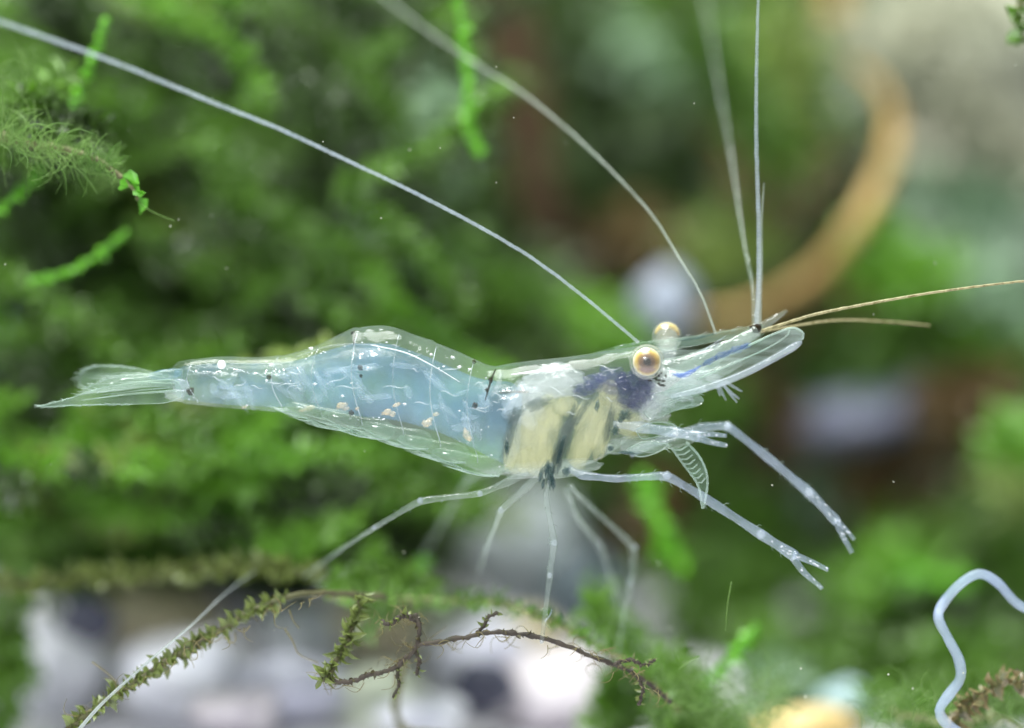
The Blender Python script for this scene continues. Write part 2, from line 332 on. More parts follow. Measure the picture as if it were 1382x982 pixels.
for i in range(150):                       # thin leafy runners hanging in front of the bank
    if i < 105:
        x0, y0 = RNG.uniform(-120, 560), RNG.uniform(-60, 700); yy = RNG.uniform(16, 36) if y0 < 520 else RNG.uniform(30, 46)
    else: x0, y0, yy = RNG.uniform(620, 1420), RNG.uniform(-30, 920), RNG.uniform(40, 62)
    if math.hypot(x0 - 18, y0 - 430) < 80 or (760 < x0 < 980 and 260 < y0 < 480) or (900 < x0 < 1290 and 420 < y0 < 640) or (560 < x0 < 860 and y0 > 560) or (i >= 105 and x0 > 960 and y0 < 420) or (640 < x0 < 800 and 0 < y0 < 340): continue
    a = (float(RNG.choice([.55, .75, .65, 1.2, -.5])) if y0 < 380 else float(RNG.choice([.2, -.2, -.3, .05, .6]))) + RNG.uniform(-.2, .2); L_ = RNG.uniform(110, 280); bd = RNG.uniform(-35, 35)
    if y0 + L_ * math.sin(a) > 760 and x0 < 620: continue
    key = ('moss_mid', 'moss_dark', 'moss_lime', 'moss_dark', 'moss_mid', 'moss_dark', 'moss_mid', 'moss_mid', 'moss_mid')[int(RNG.integers(9))]
    strand(mb_bg[key], [(x0, y0), (x0 + L_ * .5 * math.cos(a) - bd * math.sin(a), y0 + L_ * .5 * math.sin(a) + bd * math.cos(a)), (x0 + L_ * math.cos(a), y0 + L_ * math.sin(a))], RNG.uniform(4, 9), int(L_ * .75), yy, yy + RNG.uniform(-4, 8), .75 + yy * .012, .34 + yy * .006)
for i in range(96):                        # lighter runners low on the bank, just above the pebbles
    x0, y0, yy = RNG.uniform(-120, 520), RNG.uniform(540, 752), (RNG.uniform(30, 42) if i % 2 else RNG.uniform(13, 22)); a = RNG.uniform(-.4, .35); L_ = RNG.uniform(90, 230); bd = RNG.uniform(-25, 25)
    if y0 + L_ * math.sin(a) > (765 if i % 2 else 735) or (i % 2 == 0 and y0 > 735): continue
    key = ('moss_mid', 'moss_lime', 'moss_mid', 'moss_yellow', 'moss_mid', 'moss_lime', 'moss_dark')[int(RNG.integers(7))]
    strand(mb_bg[key], [(x0, y0), (x0 + L_ * .5 * math.cos(a) - bd * math.sin(a), y0 + L_ * .5 * math.sin(a) + bd * math.cos(a)), (x0 + L_ * math.cos(a), y0 + L_ * math.sin(a))], RNG.uniform(5, 10), int(L_ * .8), yy, yy + RNG.uniform(-3, 3), 1.1, .5)
LB = {'moss_dark': 'dark olive moss filling the shaded gaps of the bank', 'moss_mid': 'mid green moss growing all over the bank', 'moss_lime': 'bright lime moss tips lit on the bank', 'moss_yellow': 'pale yellow green moss in soft strands', 'moss_teal': 'grey teal moss dusted with algae', 'moss_grey': 'pale grey moss covered in silt', 'moss_brown': 'brown dying moss between the green'}
for k, m_ in mb_bg.items():
    o = m_.build(k.replace('moss_', '') + '_moss', M[k], smooth=False, kind='stuff'); o['label'] = LB[k]; o['category'] = 'moss'

# pebbles
def pebble(px, py, rx, ry, y, cols, label, seed, group=None, tilt=0):
    if py > 815 and px < 860: y -= 8
    k = U * (D + y) / D; c = P(px, py, y); m_ = MB()
    key = 'stone' + str(cols)
    if key not in M: M[key] = stone('pebble_stone', cols, 260, .55, .35)
    m_.ball((0, 0, 0), (rx * k, (rx + ry) * .5 * k, ry * k), 28, 18, Matrix.Rotation(math.radians(tilt), 3, 'Y'), nz=.28, nf=1.3, seed=seed)
    m_.v = [tuple(Vector(v) + c) for v in m_.v]
    tag(build_at(m_, 'pebble', M[key], c), label, 'pebble', group)
WH = [(222, 222, 234), (240, 240, 248), (204, 206, 222)]; CR = [(206, 190, 150), (226, 214, 184), (188, 172, 134)]; DK = [(52, 54, 74), (76, 78, 98), (44, 44, 60)]; PK = [(196, 186, 192), (214, 206, 212), (182, 174, 184)]; LV = [(190, 190, 210), (212, 212, 228), (174, 174, 194)]; GG = [(188, 198, 176), (210, 216, 196), (170, 180, 160)]; TL = [(124, 150, 152), (150, 174, 180), (110, 134, 134)]; OR = [(190, 160, 96), (210, 184, 128), (172, 144, 84)]
pebble(70, 905, 75, 75, 40, WH, 'large white pebble in the corner under the left moss strand', 1.1)
pebble(118, 838, 38, 30, 34, DK, 'small dark blue pebble resting on the white pebbles', 2.2)
pebble(205, 835, 85, 45, 44, CR, 'cream pebble just below the hanging moss edge', 3.1)
pebble(320, 805, 80, 45, 46, WH, 'white pebble tucked behind the serrated moss stem', 4.1)
pebble(250, 915, 90, 60, 38, WH, 'broad white pebble beneath the serrated moss stem', 5.1)
pebble(400, 860, 60, 50, 42, WH, 'bluish white pebble left of the bushy moss sprig', 6.1)
pebble(395, 930, 70, 45, 34, LV, 'lavender grey pebble below the bushy moss sprig', 7.1)
pebble(320, 960, 60, 30, 30, PK, 'pinkish white pebble beside the lavender grey pebble', 8.1)
pebble(500, 945, 70, 45, 36, GG, 'greenish pale pebble behind the dark twig fork', 9.1)
pebble(505, 845, 70, 45, 44, CR, 'cream pebble behind the bushy moss sprig', 10.2)
pebble(600, 840, 70, 40, 46, GG, 'pale green pebble seen under the arched twig', 10.9)
pebble(650, 900, 62, 60, 40, LV, 'dusky lavender pebble under the arched twig', 11.3)
pebble(655, 925, 40, 34, 32, DK, 'dark slate pebble between two pale pebbles', 12.3)
pebble(755, 935, 85, 55, 36, PK, 'large pinkish pebble below the right end of the twig', 13.3)
pebble(700, 860, 60, 35, 46, CR, 'beige pebble behind the twig arch', 13.9)
pebble(835, 890, 40, 40, 42, DK, 'dark pebble beside the fluffy moss', 14.3)
pebble(570, 965, 60, 30, 30, WH, 'white pebble at the foot of the twig fork', 14.9)
pebble(1085, 985, 75, 32, 22, OR, 'orange yellow pebble in the moss below the claws', 15.3)
pebble(1140, 955, 38, 34, 26, TL, 'pale teal pebble beside the orange yellow pebble', 16.3)
pebble(700, 735, 90, 85, 50, [(166, 176, 180), (192, 200, 206), (148, 158, 164)], 'grey stone behind the walking legs', 17.3)
pebble(790, 800, 56, 56, 46, [(60, 72, 82), (84, 98, 106), (52, 62, 70)], 'dark blue grey stone behind the jointed far legs', 18.3)
pebble(902, 412, 44, 50, 46, [(126, 134, 152), (156, 164, 180), (106, 114, 134)], 'bluish white stone showing above the eyes', 19.3)
pebble(18, 430, 48, 52, 52, TL, 'pale teal stone in the moss above the tail', 20.3)
pebble(1150, 560, 130, 40, 56, [(104, 106, 130), (134, 136, 160), (88, 90, 110)], 'long lavender stone lying behind the reaching claws', 21.3, tilt=-14)
pebble(1300, 215, 110, 40, 74, [(168, 160, 146), (190, 182, 168), (150, 142, 128)], 'beige stone set in silty moss beyond the tan root', 22.3)

pebble(1290, 90, 190, 140, 78, [(138, 142, 124), (168, 168, 150), (120, 128, 106)], 'big silty grey green rock behind the curved tan root', 23.3)
pebble(1330, 330, 130, 60, 74, [(120, 140, 120), (150, 166, 150), (104, 124, 100)], 'low teal grey rock beyond the straight brown feeler', 24.3)
# driftwood, tan root, blurred strands
def limb(name, label, cat, path, rads, ys, mat, seg=14, n=60, bumpy=.12, group=None):
    q = catmull([(p[0], p[1], y, r) for p, r, y in zip(path, rads, ys)], n)
    pts = [P(a[0], a[1], a[2]) for a in q]; rr = [a[3] * U * (D + a[2]) / D * (1 + bumpy * mnoise.noise(Vector((i * .35, 2.1, path[0][0] * .1)))) for i, a in enumerate(q)]
    m_ = MB(); m_.tube(pts, rr, seg); return tag(build_at(m_, name, mat, pts[0]), label, cat, group)
limb('driftwood_stick', 'dark brown driftwood stick standing behind the hanging green blade', 'driftwood', [(672, -60), (700, 90), (722, 210), (760, 330), (830, 380)], [36, 38, 40, 44, 40], [60] * 5, M['wood'])
limb('root', 'curved tan root hooking up behind the antennae', 'root', [(1150, 85), (1190, 120), (1206, 175), (1188, 245), (1140, 325), (1085, 380), (1010, 418), (940, 430)], [5, 8, 12, 13.5, 12, 10.5, 9, 7], [42, 42, 42, 42, 42, 44, 45, 46], M['tan'])
limb('root', 'faint upright tan root beyond the curved one', 'root', [(1130, -40), (1120, 60), (1105, 150)], [16, 18, 14], [62] * 3, M['tan'])

# ------------------------------------------------------------------ moss sprigs in the plane of the shrimp
LEAF = {}
def leaf_mesh(mat, kind):
    key = (mat.name, kind)
    if key not in LEAF:
        m_ = MB()
        for L_, in ((1.0,),): m_.leaf((0, 0, 0), (1, 0, 0), (0, 0, 1), 1.0, {'broad': .75, 'slim': .42}[kind], .35, .18)
        me = bpy.data.meshes.new('leaf'); me.from_pydata([tuple(np.array(v) * S) for v in m_.v], [], m_.f); me.update(); me.materials.append(mat); LEAF[key] = me
    return LEAF[key]
def sprig(name, label, path, ys, stem_r, leafmat, stemmat, n, Lpx, kind='broad', t0=0.0, t1=1.0, spread=1.0, cat='moss sprig', fwd=.55, taper=True):
    q = catmull([(p[0], p[1], y) for p, y in zip(path, ys)], 80); pts = [P(*a) + Vector((mnoise.noise(Vector((i * .31, 4.2, path[0][1]))), mnoise.noise(Vector((i * .31, 9.2, path[0][1]))), mnoise.noise(Vector((i * .33, 1.2, path[0][1]))))) * .12 for i, a in enumerate(q)]
    t = thing(name, label, cat, pts[0])
    m_ = MB(); m_.tube(pts, [stem_r * U * (1 + .75 * mnoise.noise(Vector((i * .55, path[0][0] * .1, 0)))) for i in range(80)], 8); m_.build('stem', stemmat, t)
    me = leaf_mesh(leafmat, kind)
    for i in range(n):
        u = t0 + (t1 - t0) * (i + .5 * RNG.random()) / n; k = min(78, int(u * 79)); tan = (pts[k + 1] - pts[k]).normalized()
        ang = (i % 3) * 2.1 + RNG.uniform(-.5, .5) if spread > .8 else (i % 2) * math.pi + RNG.uniform(-.5, .5)
        a = tan.cross(Vector((0, 1, 0))).normalized(); b = tan.cross(a)
        rad = a * math.cos(ang) + b * math.sin(ang) * spread
        d = (rad + tan * (fwd + RNG.uniform(-.45, .6)) + rand_dir() * .25).normalized(); nrm = (tan - d * tan.dot(d)).normalized(); side = nrm.cross(d)
        L = Lpx * U * RNG.uniform(.5, 1.3); roll = Matrix.Rotation(RNG.uniform(-.7, .7), 3, d); nrm = roll @ nrm; side = roll @ side
        if RNG.random() < .12: continue
        o = bpy.data.objects.new('leaf', me); C.objects.link(o); o.parent = t
        o.matrix_local = Matrix.Translation((pts[k] - pts[0]) * S) @ Matrix((d, side, nrm)).transposed().to_4x4() @ Matrix.Diagonal((L, L, L, 1))
    return t
sprig('moss_sprig', 'serrated olive moss stem climbing over the white pebbles', [(90, 985), (130, 955), (190, 915), (240, 882), (300, 850), (335, 827), (390, 806), (440, 800), (520, 806)], [0, 0, .4, .8, 1.4, 1.8, 2, 3, 5], 4.2, M['leaf_olive'], M['twig_dark'], 210, 20, 'broad', 0, .72, .85)
sprig('moss_sprig', 'bushy olive moss sprig hanging from the arched moss', [(488, 800), (480, 835), (465, 870), (447, 905), (436, 918)], [1, .6, .2, -.4, -.8], 3.0, M['leaf_olive'], M['twig_dark'], 150, 22, 'slim', 0, 1, 1.0)
sprig('moss_sprig', 'small leafy tip at the top of the dark twig fork', [(566, 838), (545, 830), (525, 842), (515, 838)], [0, -.5, -.8, -.8], 3.2, M['leaf_olive'], M['twig'], 22, 14, 'slim', .1, 1, 1.0)
sprig('moss_sprig', 'arched mossy stem blurred above the dark twig', [(440, 806), (520, 808), (610, 812), (680, 816), (740, 836), (800, 868), (860, 905), (915, 960)], [7, 7, 7, 6.5, 6, 6, 6, 6], 4.0, M['moss_mid'], M['twig_green'], 150, 18, 'broad', 0, 1, 1.0)
sprig('moss_sprig', 'brownish leafy moss cluster beside the curling pale thread', [(1400, 915), (1355, 922), (1318, 938), (1290, 970), (1285, 990)], [1.5, 1.5, 1.5, 1.5, 1.5], 2.0, M['leaf_brown'], M['twig_green'], 70, 24, 'broad', 0, 1, 1.0)
sprig('moss_sprig', 'pale leafy moss bit under the curling pale thread', [(1382, 985), (1340, 965), (1300, 975), (1250, 970), (1200, 960)], [5, 5, 5, 6, 6], 2.0, M['leaf_pale'], M['twig_green'], 44, 17, 'slim', 0, 1, 1.0)
sprig('moss_sprig', 'dark green leaf tip poking into the top corner', [(1400, -15), (1372, 15), (1385, 55)], [5, 5, 6], 3.0, M['moss_mid'], M['twig_green'], 30, 22, 'broad', 0, 1, 1.0)
sprig('moss_sprig', 'tiny bright green leaf tip ending the fine moss tuft', [(150, 228), (168, 243), (182, 258), (186, 268)], [1, 1, 1, 1], 2.0, M['leaf_bright'], M['twig_green'], 9, 24, 'broad', .2, 1, 1.0)
def grass(label, path, rads, ys):
    r = sum(rads) / len(rads); L_ = sum(math.hypot(a[0] - b[0], a[1] - b[1]) for a, b in zip(path, path[1:]))
    sprig('moss_shoot', label, path, ys, r * .5, M['blade_bright'], M['blade_bright'], int(L_ * .45), r * 1.9, 'broad', 0, 1, 1.0, 'moss shoot', 1.5)
grass('bright green shoot hanging down in front of the driftwood', [(616, -30), (625, 50), (632, 120), (636, 180), (648, 206)], [9, 11, 8, 9, 12], [12, 12, 12, 13, 13])
grass('thin bright green shoot crossed by the longest antenna', [(142, 25), (128, 70), (108, 125), (82, 175)], [6, 8, 9, 7], [9, 9, 9, 9])
grass('short bright green shoot slanting below the fine moss tuft', [(62, 222), (35, 250), (5, 278), (-25, 300)], [7, 9, 9, 8], [9, 9, 9, 9])
grass('curved bright green shoot above the teal stone', [(172, 312), (135, 342), (95, 366), (45, 378)], [8, 9, 8, 5], [10, 10, 10, 11])
grass('bright green shoot behind the near claw arm', [(868, 640), (882, 685), (898, 725), (916, 752)], [14, 17, 16, 14], [22, 22, 22, 22])
grass('bright green shoot rising out of the fluffy moss', [(1022, 845), (995, 878), (960, 915), (915, 940)], [9, 13, 12, 8], [11, 11, 12, 13])
grass('small bright shoot above the arched moss', [(580, 755), (556, 774), (520, 782)], [9, 11, 8], [16, 16, 17])
grass('blurred lime shoot lying behind the pale thread', [(1215, 772), (1260, 782), (1310, 785)], [10, 16, 10], [34, 34, 34])

def twig(label, path, rads, ys, mat, name='twig'):
    return limb(name, label, 'twig', path, rads, ys, mat, seg=9, n=90, bumpy=.7)
sprig('twig', 'dark twig curving down from the leafy fork to the bushy sprig', [(560, 828), (566, 850), (560, 876), (545, 890), (530, 902), (495, 912), (470, 920), (440, 918)], [-.4] * 8, 3.2, M['twig_leaf'], M['twig'], 60, 9, 'broad', 0, 1, 1.0, 'twig', 1.4)
sprig('twig', 'thin dark twig arching right from the fork', [(562, 872), (620, 861), (672, 853), (725, 860), (770, 874), (810, 890), (850, 905), (905, 948)], [-.4, -.6, -.8, -.8, -.5, 0, 1, 2], 3.2, M['twig_leaf'], M['twig'], 60, 9, 'broad', 0, 1, 1.0, 'twig', 1.4)
twig('blurred brown twig dropping from the fork to the pebbles', [(548, 888), (538, 925), (534, 960), (548, 985), (600, 990)], [4, 5, 5, 5, 3], [4, 7, 9, 9, 9], M['twig_green'])
twig('thick dark twig running through the fine moss tuft', [(-20, 176), (30, 192), (80, 200), (130, 215), (165, 240)], [7, 6, 5, 4, 3], [3, 3, 2, 1.5, 1], M['twig_green'])
sprig('moss_sprig', 'dark leafy moss runner along the top of the pebbles', [(-20, 788), (80, 782), (180, 774), (270, 768), (350, 766), (430, 774), (500, 792)], [12, 12, 11.5, 11, 10, 9], 3.4, M['leaf_olive'], M['twig_dark'], 290, 25, 'broad', 0, 1, 1.0)
def hairs(name, label, items, mat, r=.8, cat='moss'):
    m_ = MB()
    for (x, y_, dx, dy, yy, cv) in items:
        L = math.hypot(dx, dy); nxv, nyv = -dy / (L + 1e-6), dx / (L + 1e-6)
        pts = [P(x + dx * s_ + nxv * cv * L * math.sin(s_ * 3.1), y_ + dy * s_ + nyv * cv * L * math.sin(s_ * 3.1), yy + s_ * cv * 4) for s_ in np.linspace(0, 1, 7)]
        m_.tube(pts, [r * U * (1 - .6 * s_) for s_ in np.linspace(0, 1, 7)], 5)
    o = m_.build(name, mat, kind='stuff'); o['label'] = label; o['category'] = cat; return o
it = []
for i in range(760):
    u = RNG.random() ** .8; x = -10 + 165 * u; y_ = 185 + 48 * u; a = RNG.uniform(-2.6, -.2) if RNG.random() < .8 else RNG.uniform(.3, 2.6); L = RNG.uniform(18, 62) * (1.25 - .7 * u)
    it.append((x, y_ + RNG.uniform(-14, 10), L * math.cos(a), L * math.sin(a), RNG.uniform(0, 7), RNG.uniform(-.35, .35)))
hairs('fine_moss', 'fuzzy fine moss tuft around the dark twig', it, M['filament'], 1.0)
it = []
for i in range(160): it.append((RNG.uniform(-10, 50), RNG.uniform(90, 190), RNG.uniform(-40, 40), RNG.uniform(-50, 30), RNG.uniform(2, 10), RNG.uniform(-.3, .3)))
hairs('fine_moss', 'thin wispy moss threads above the dark twig', it, M['filament'], .8)
it = []
for i in range(380):
    x = RNG.uniform(880, 1060); it.append((x, RNG.uniform(915, 985), RNG.uniform(-45, 45), RNG.uniform(-50, 20), RNG.uniform(4, 14), RNG.uniform(-.4, .4)))
hairs('fluffy_moss', 'pale fluffy moss around the rising bright shoot', it, M['filament'], 1.1)
it = []
for i in range(220):
    x = RNG.uniform(1160, 1390); it.append((x, RNG.uniform(930, 990), RNG.uniform(-40, 40), RNG.uniform(-45, 15), RNG.uniform(1, 10), RNG.uniform(-.4, .4)))
hairs('fine_moss', 'wispy moss threads beneath the curling pale thread', it, M['filament'], .9)
it = []
for (x, y_) in [(560, 800 + 8)] * 1: pass
for i in range(150):
    x = RNG.uniform(470, 900); f = np.interp(x, [470, 610, 680, 740, 800, 900], [806, 812, 816, 836, 868, 930]); it.append((x, f, RNG.uniform(-16, 16), RNG.uniform(-28, 18), 6, RNG.uniform(-.4, .4)))
hairs('fine_moss', 'soft fuzz growing along the arched mossy stem', it, M['moss_mid'], 1.2)

it = []
TW = [(520, 838), (545, 830), (562, 842), (564, 870), (545, 890), (520, 905), (470, 920), (600, 865), (640, 857), (700, 856), (760, 872), (820, 893), (880, 930), (850, 905), (790, 882), (445, 915)]
for x, y_ in TW:
    for k in range(9): it.append((x + RNG.uniform(-22, 22), y_ + RNG.uniform(-5, 5), RNG.uniform(-26, 26), RNG.uniform(-18, 24), RNG.uniform(-1, 1.5), RNG.uniform(-.5, .5)))
for k in range(60): u = RNG.random(); it.append((95 + 330 * u, 975 - 170 * u ** .85, RNG.uniform(-22, 22), RNG.uniform(-24, 20), RNG.uniform(-.5, 1.5), RNG.uniform(-.5, .5)))
hairs('fine_moss', 'thin rootlets and fuzz clinging to the dark twigs', it, M['filament_brown'], .7)
for lab, pth in (('short branchlet with leaflets rising off the arching twig', [(640, 858), (652, 846), (660, 832), (672, 826)]), ('short drooping branchlet under the arching twig', [(560, 876), (566, 892), (562, 910)]), ('forked leafy branchlet low on the dark twig', [(545, 890), (536, 905), (538, 925), (530, 940)]), ('leafy branchlet at the end of the arching twig', [(830, 897), (850, 890), (870, 898), (884, 890)]), ('small hooked branchlet past the arching twig', [(860, 912), (868, 930), (862, 950)])):
    sprig('twig', lab, pth, [-.3] * len(pth), 2.2, M['leaf_olive'], M['twig'], 16, 11, 'slim', .1, 1, 1.0, 'twig', .9)
# single fibres and the pale thread
def fibre(name, label, path, r0, r1, ys, mat, cat='fibre'):
    return limb(name, label, cat, path, list(np.linspace(r0, r1, len(path))), ys, mat, seg=8, n=50, bumpy=.15)
fibre('curling_thread', 'thick pale bluish thread curling up out of the moss', [(1400, 830), (1370, 812), (1345, 785), (1322, 774), (1298, 786), (1272, 815), (1266, 832), (1280, 862), (1294, 890), (1296, 915), (1280, 938), (1268, 958), (1276, 975), (1305, 995)], 6.4, 7.4, [1, 1, 1, 1, 1, 1, 0, 0, 0, 0, 0, 0, 0, 0], M['worm'], 'thread')
fibre('trailing_thread', 'straight pale thread lying across the serrated moss stem', [(100, 992), (135, 952), (175, 915), (215, 880), (260, 842), (305, 800), (345, 770)], 2.6, .5, [-1, -1, -.6, 0, 1.5, 4, 7], M['trail'], 'thread')
fibre('floating_fibre', 'single upright fibre floating below the claws', [(987, 785), (982, 815), (979, 850)], 1.2, .6, [0, 0, 0], M['filament'])
fibre('floating_fibre', 'short bent pale fibre left of the rising bright shoot', [(944, 886), (930, 892), (916, 903)], 1.5, .9, [1, 1, 1], M['filament'])
fibre('floating_fibre', 'dark branched hair in front of the white pebbles', [(384, 848), (395, 865), (403, 882), (430, 895)], 1.0, .6, [1, 1, 1, 1], M['filament_brown'])
fibre('floating_fibre', 'thin dark hair leaning off the serrated moss stem', [(124, 893), (142, 906), (160, 922)], 1.0, .6, [1, 1, 1], M['filament_brown'])
fibre('floating_fibre', 'tiny drooping hair under the serrated moss stem', [(390, 822), (396, 838), (404, 848)], .9, .5, [1, 1, 1], M['filament_brown'])
fibre('floating_fibre', 'thin thread trailing off the bright leaf tip', [(186, 272), (205, 285), (235, 298)], .8, .5, [1, 1, 1], M['filament'])
m_ = MB()
for (x, y_, r) in [(230, 305, 1.6), (241, 296, 1.2), (553, 202, 1.5), (1262, 355, 1.6), (436, 191, 1.4), (1300, 908, 1.8), (1081, 902, 1.8), (1087, 940, 2.2), (1199, 910, 2), (1232, 929, 1.8), (1179, 424, 1.4), (1206, 650, 1.4), (1371, 88, 1.5), (306, 362, 1.4), (670, 90, 1.2), (545, 745, 1.3)]:
    yy = RNG.uniform(-2.5, 3.5); m_.ball(P(x, y_, yy), (r * .7 * U, r * .6 * U, r * RNG.uniform(.5, .9) * U), 8, 6)
for i in range(90):
    yy = RNG.uniform(-25, 30); m_.ball(P(RNG.uniform(0, 1382), RNG.uniform(0, 982), yy), RNG.uniform(.4, 1.2) * U, 6, 4)
o = m_.build('suspended_particles', M['speck'], kind='stuff'); o['label'] = 'tiny pale specks drifting in the water'; o['category'] = 'particles'

# ------------------------------------------------------------------ the shrimp
M['cuticle'] = flesh('cuticle', [(170, 196, 190), (198, 216, 208), (182, 204, 200)], 26, None, .06, .75, .13, 260, .55, 900)
M['muscle'] = flesh('muscle', [(96, 144, 196), (130, 176, 222), (108, 156, 206)], 130, ((130, 180, 225), 90), .05, .45, .2, 420, .6, 600, het=.9, hscale=(1.3, 1, .7))
M['bundle'] = flesh('bundle', [(160, 190, 210), (196, 214, 228), (174, 200, 212)], 330, None, .02, .2, .3, 520, 0)
M['bundle_white'] = flesh('bundle_white', [(220, 230, 236), (240, 244, 248)], 5000, None, .15, .5, .2, 900, 0)
M['edge'] = tissue('edge', [(196, 212, 214), (224, 232, 232)], 1500, .38, .34, .4, 1.2, .12, bump=0)
M['scale'] = tissue('scale', [(170, 198, 186), (204, 220, 214)], 600, .22, .14, .5, 1.1, .13, bump=.4, stretch=(.3, 1, 3))
M['gut'] = flesh('gut', [(120, 128, 110), (140, 146, 126)], 500, ((120, 130, 110), 700), .03, .1, .3, 700, 0)
M['fin'] = tissue('fin', [(150, 188, 160), (186, 210, 194)], 260, .12, .07, .45, .9, .15, bump=.3, stretch=(.3, 1, 4))
M['fin_rim'] = tissue('fin_rim', [(180, 206, 190), (206, 224, 214)], 400, .32, .15, .3, .8, .2, bump=0)
M['limb'] = flesh('limb', [(160, 180, 206), (196, 212, 234), (170, 190, 206)], 520, None, .10, 1.2, .12, 1400, .7, 1600, rim=.9)
M['limb_clear'] = flesh('limb_clear', [(172, 194, 184), (198, 214, 206)], 300, None, .07, 1.2, .12, 1400, .7, 1600, rim=.9)
M['joint'] = flesh('joint', [(190, 204, 224), (216, 226, 240)], 800, None, .10, .9, .15, 900, .4, rim=.6)
M['feeler'] = flesh('feeler', [(156, 172, 188), (192, 204, 214), (166, 184, 192)], 1900, None, .2, .8, .2, 900, 0)
M['feeler_pale'] = flesh('feeler_pale', [(170, 184, 170), (198, 208, 196)], 1700, None, .2, .8, .2, 500, 0)
M['feeler_brown'] = tissue('feeler_brown', [(120, 112, 76), (196, 188, 150), (140, 130, 90)], 2200, .85, .1, .1, .6, .25, bump=0)
M['gill'] = flesh('gill', [(204, 200, 140), (228, 224, 166), (208, 204, 146)], 330, ((224, 218, 148), 110), .012, .05, .3, 520, 0)
M['gill_soft'] = flesh('gill_soft', [(176, 192, 186), (204, 214, 206)], 80, None, .005, .05, .3, 520, 0)
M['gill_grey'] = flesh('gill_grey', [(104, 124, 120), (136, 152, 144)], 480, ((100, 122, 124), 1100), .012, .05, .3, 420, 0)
M['stomach'] = flesh('stomach', [(62, 68, 118), (92, 100, 150), (72, 76, 126)], 520, ((96, 104, 160), 800), .07, .8, .15, 700, .5, het=.8)
M['teal_spot'] = flesh('teal_spot', [(60, 96, 100), (80, 116, 120)], 2500, ((60, 110, 120), 5000), .1, .3, .3, 700, 0)
M['white_tissue'] = flesh('white_tissue', [(190, 204, 212), (222, 230, 236), (196, 210, 216)], 340, None, .08, .7, .15, 520, .6)
M['blue_stripe'] = flesh('blue_stripe', [(40, 90, 190), (60, 120, 216), (80, 120, 170)], 2600, ((60, 120, 210), 3500), .16, .4, .2, 500, 0)
M['blue_patch'] = flesh('blue_patch', [(50, 90, 160), (72, 112, 180)], 1400, ((70, 110, 175), 2200), .06, .3, .3, 900, 0)
M['white_dense'] = flesh('white_dense', [(196, 210, 218), (226, 233, 238), (200, 212, 218)], 620, None, .08, .9, .12, 900, .8)
M['spot_dark'] = flesh('spot_dark', [(60, 50, 34), (80, 64, 44)], 2500, ((80, 70, 50), 9000), .25, .2, .4, 900, 0)
M['spot_brown'] = flesh('spot_brown', [(110, 84, 54), (140, 110, 74)], 1500, ((150, 110, 70), 2500), .06, .2, .4, 900, 0)
M['glint_gold'] = flesh('glint_gold', [(252, 220, 160), (255, 238, 206)], 2600, None, .14, .6, .2, 1500, 0)
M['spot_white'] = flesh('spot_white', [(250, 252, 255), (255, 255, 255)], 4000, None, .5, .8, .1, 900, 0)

TH = math.radians(18); ST, CT = math.sin(TH), math.cos(TH)
STA = np.array([  # px, top, bottom, half width (px)
 (228, 502, 534, 10), (240, 489, 540, 17), (262, 485, 545, 22), (300, 481, 549, 25), (350, 482, 553, 27), (378, 480, 555, 29), (400, 475, 560, 32), (430, 465, 568, 38), (455, 453, 574, 44),
 (480, 443, 580, 49), (510, 439, 587, 52), (530, 441, 592, 53), (560, 452, 601, 53), (590, 463, 611, 52), (620, 475, 622, 51), (645, 487, 632, 50), (664, 495, 638, 49), (674, 493, 640, 51), (690, 490, 641, 53),
 (720, 486, 640, 55), (760, 482, 637, 55), (790, 478, 630, 54), (820, 473, 617, 50), (845, 469, 600, 45), (865, 467, 578, 40), (885, 468, 558, 35), (905, 470, 547, 30), (930, 472, 535, 24), (955, 470, 522, 17), (975, 466, 508, 9)], float)
SUT = [262, 378, 480, 588, 668]
def sect(x, sta=STA):
    t, b, w = (np.interp(x, sta[:, 0], sta[:, i]) for i in (1, 2, 3)); return t, b, w
def smooth_sta(sta, n):
    q = catmull([tuple(r) for r in sta], n); return np.array(q)
def loft(mb, sta, seg=44, n=150, step=0.0):
    q = smooth_sta(sta, n); b = len(mb.v)
    for row in q:
        x, top, bot, w = row; cz = (top + bot) / 2; Hh = max(2, (bot - top) / 2)
        f = 1.0
        for s_ in SUT:
            dd = s_ - x                     # each ring flares a little where it overlaps the one behind it
            if 0 <= dd < 60: f += step * math.exp(-dd / 16) * (1 if dd > 0 else 0)
        w *= f; Hh *= f ** .6
        h = math.sqrt(max(4, Hh * Hh - (w * ST) ** 2)) / CT
        for j in range(seg):
            a = 2 * math.pi * j / seg; ca, sa = math.cos(a), math.sin(a)
            v_, l_ = h * ca, w * sa
            # suture lines are arcs, leaning back towards the belly
            mb.v.append(tuple(P(x - 6 * (1 - ca) * step * 10, cz - (v_ * CT + l_ * ST), (l_ * CT - v_ * ST) * U)))
    N = len(q)
    for i in range(N - 1):
        for j in range(seg):
            k = (j + 1) % seg; mb.f.append((b + i*seg + j, b + (i+1)*seg + j, b + (i+1)*seg + k, b + i*seg + k))
    mb.f.append(tuple(b + j for j in range(seg))); mb.f.append(tuple(b + (N-1)*seg + j for j in reversed(range(seg))))
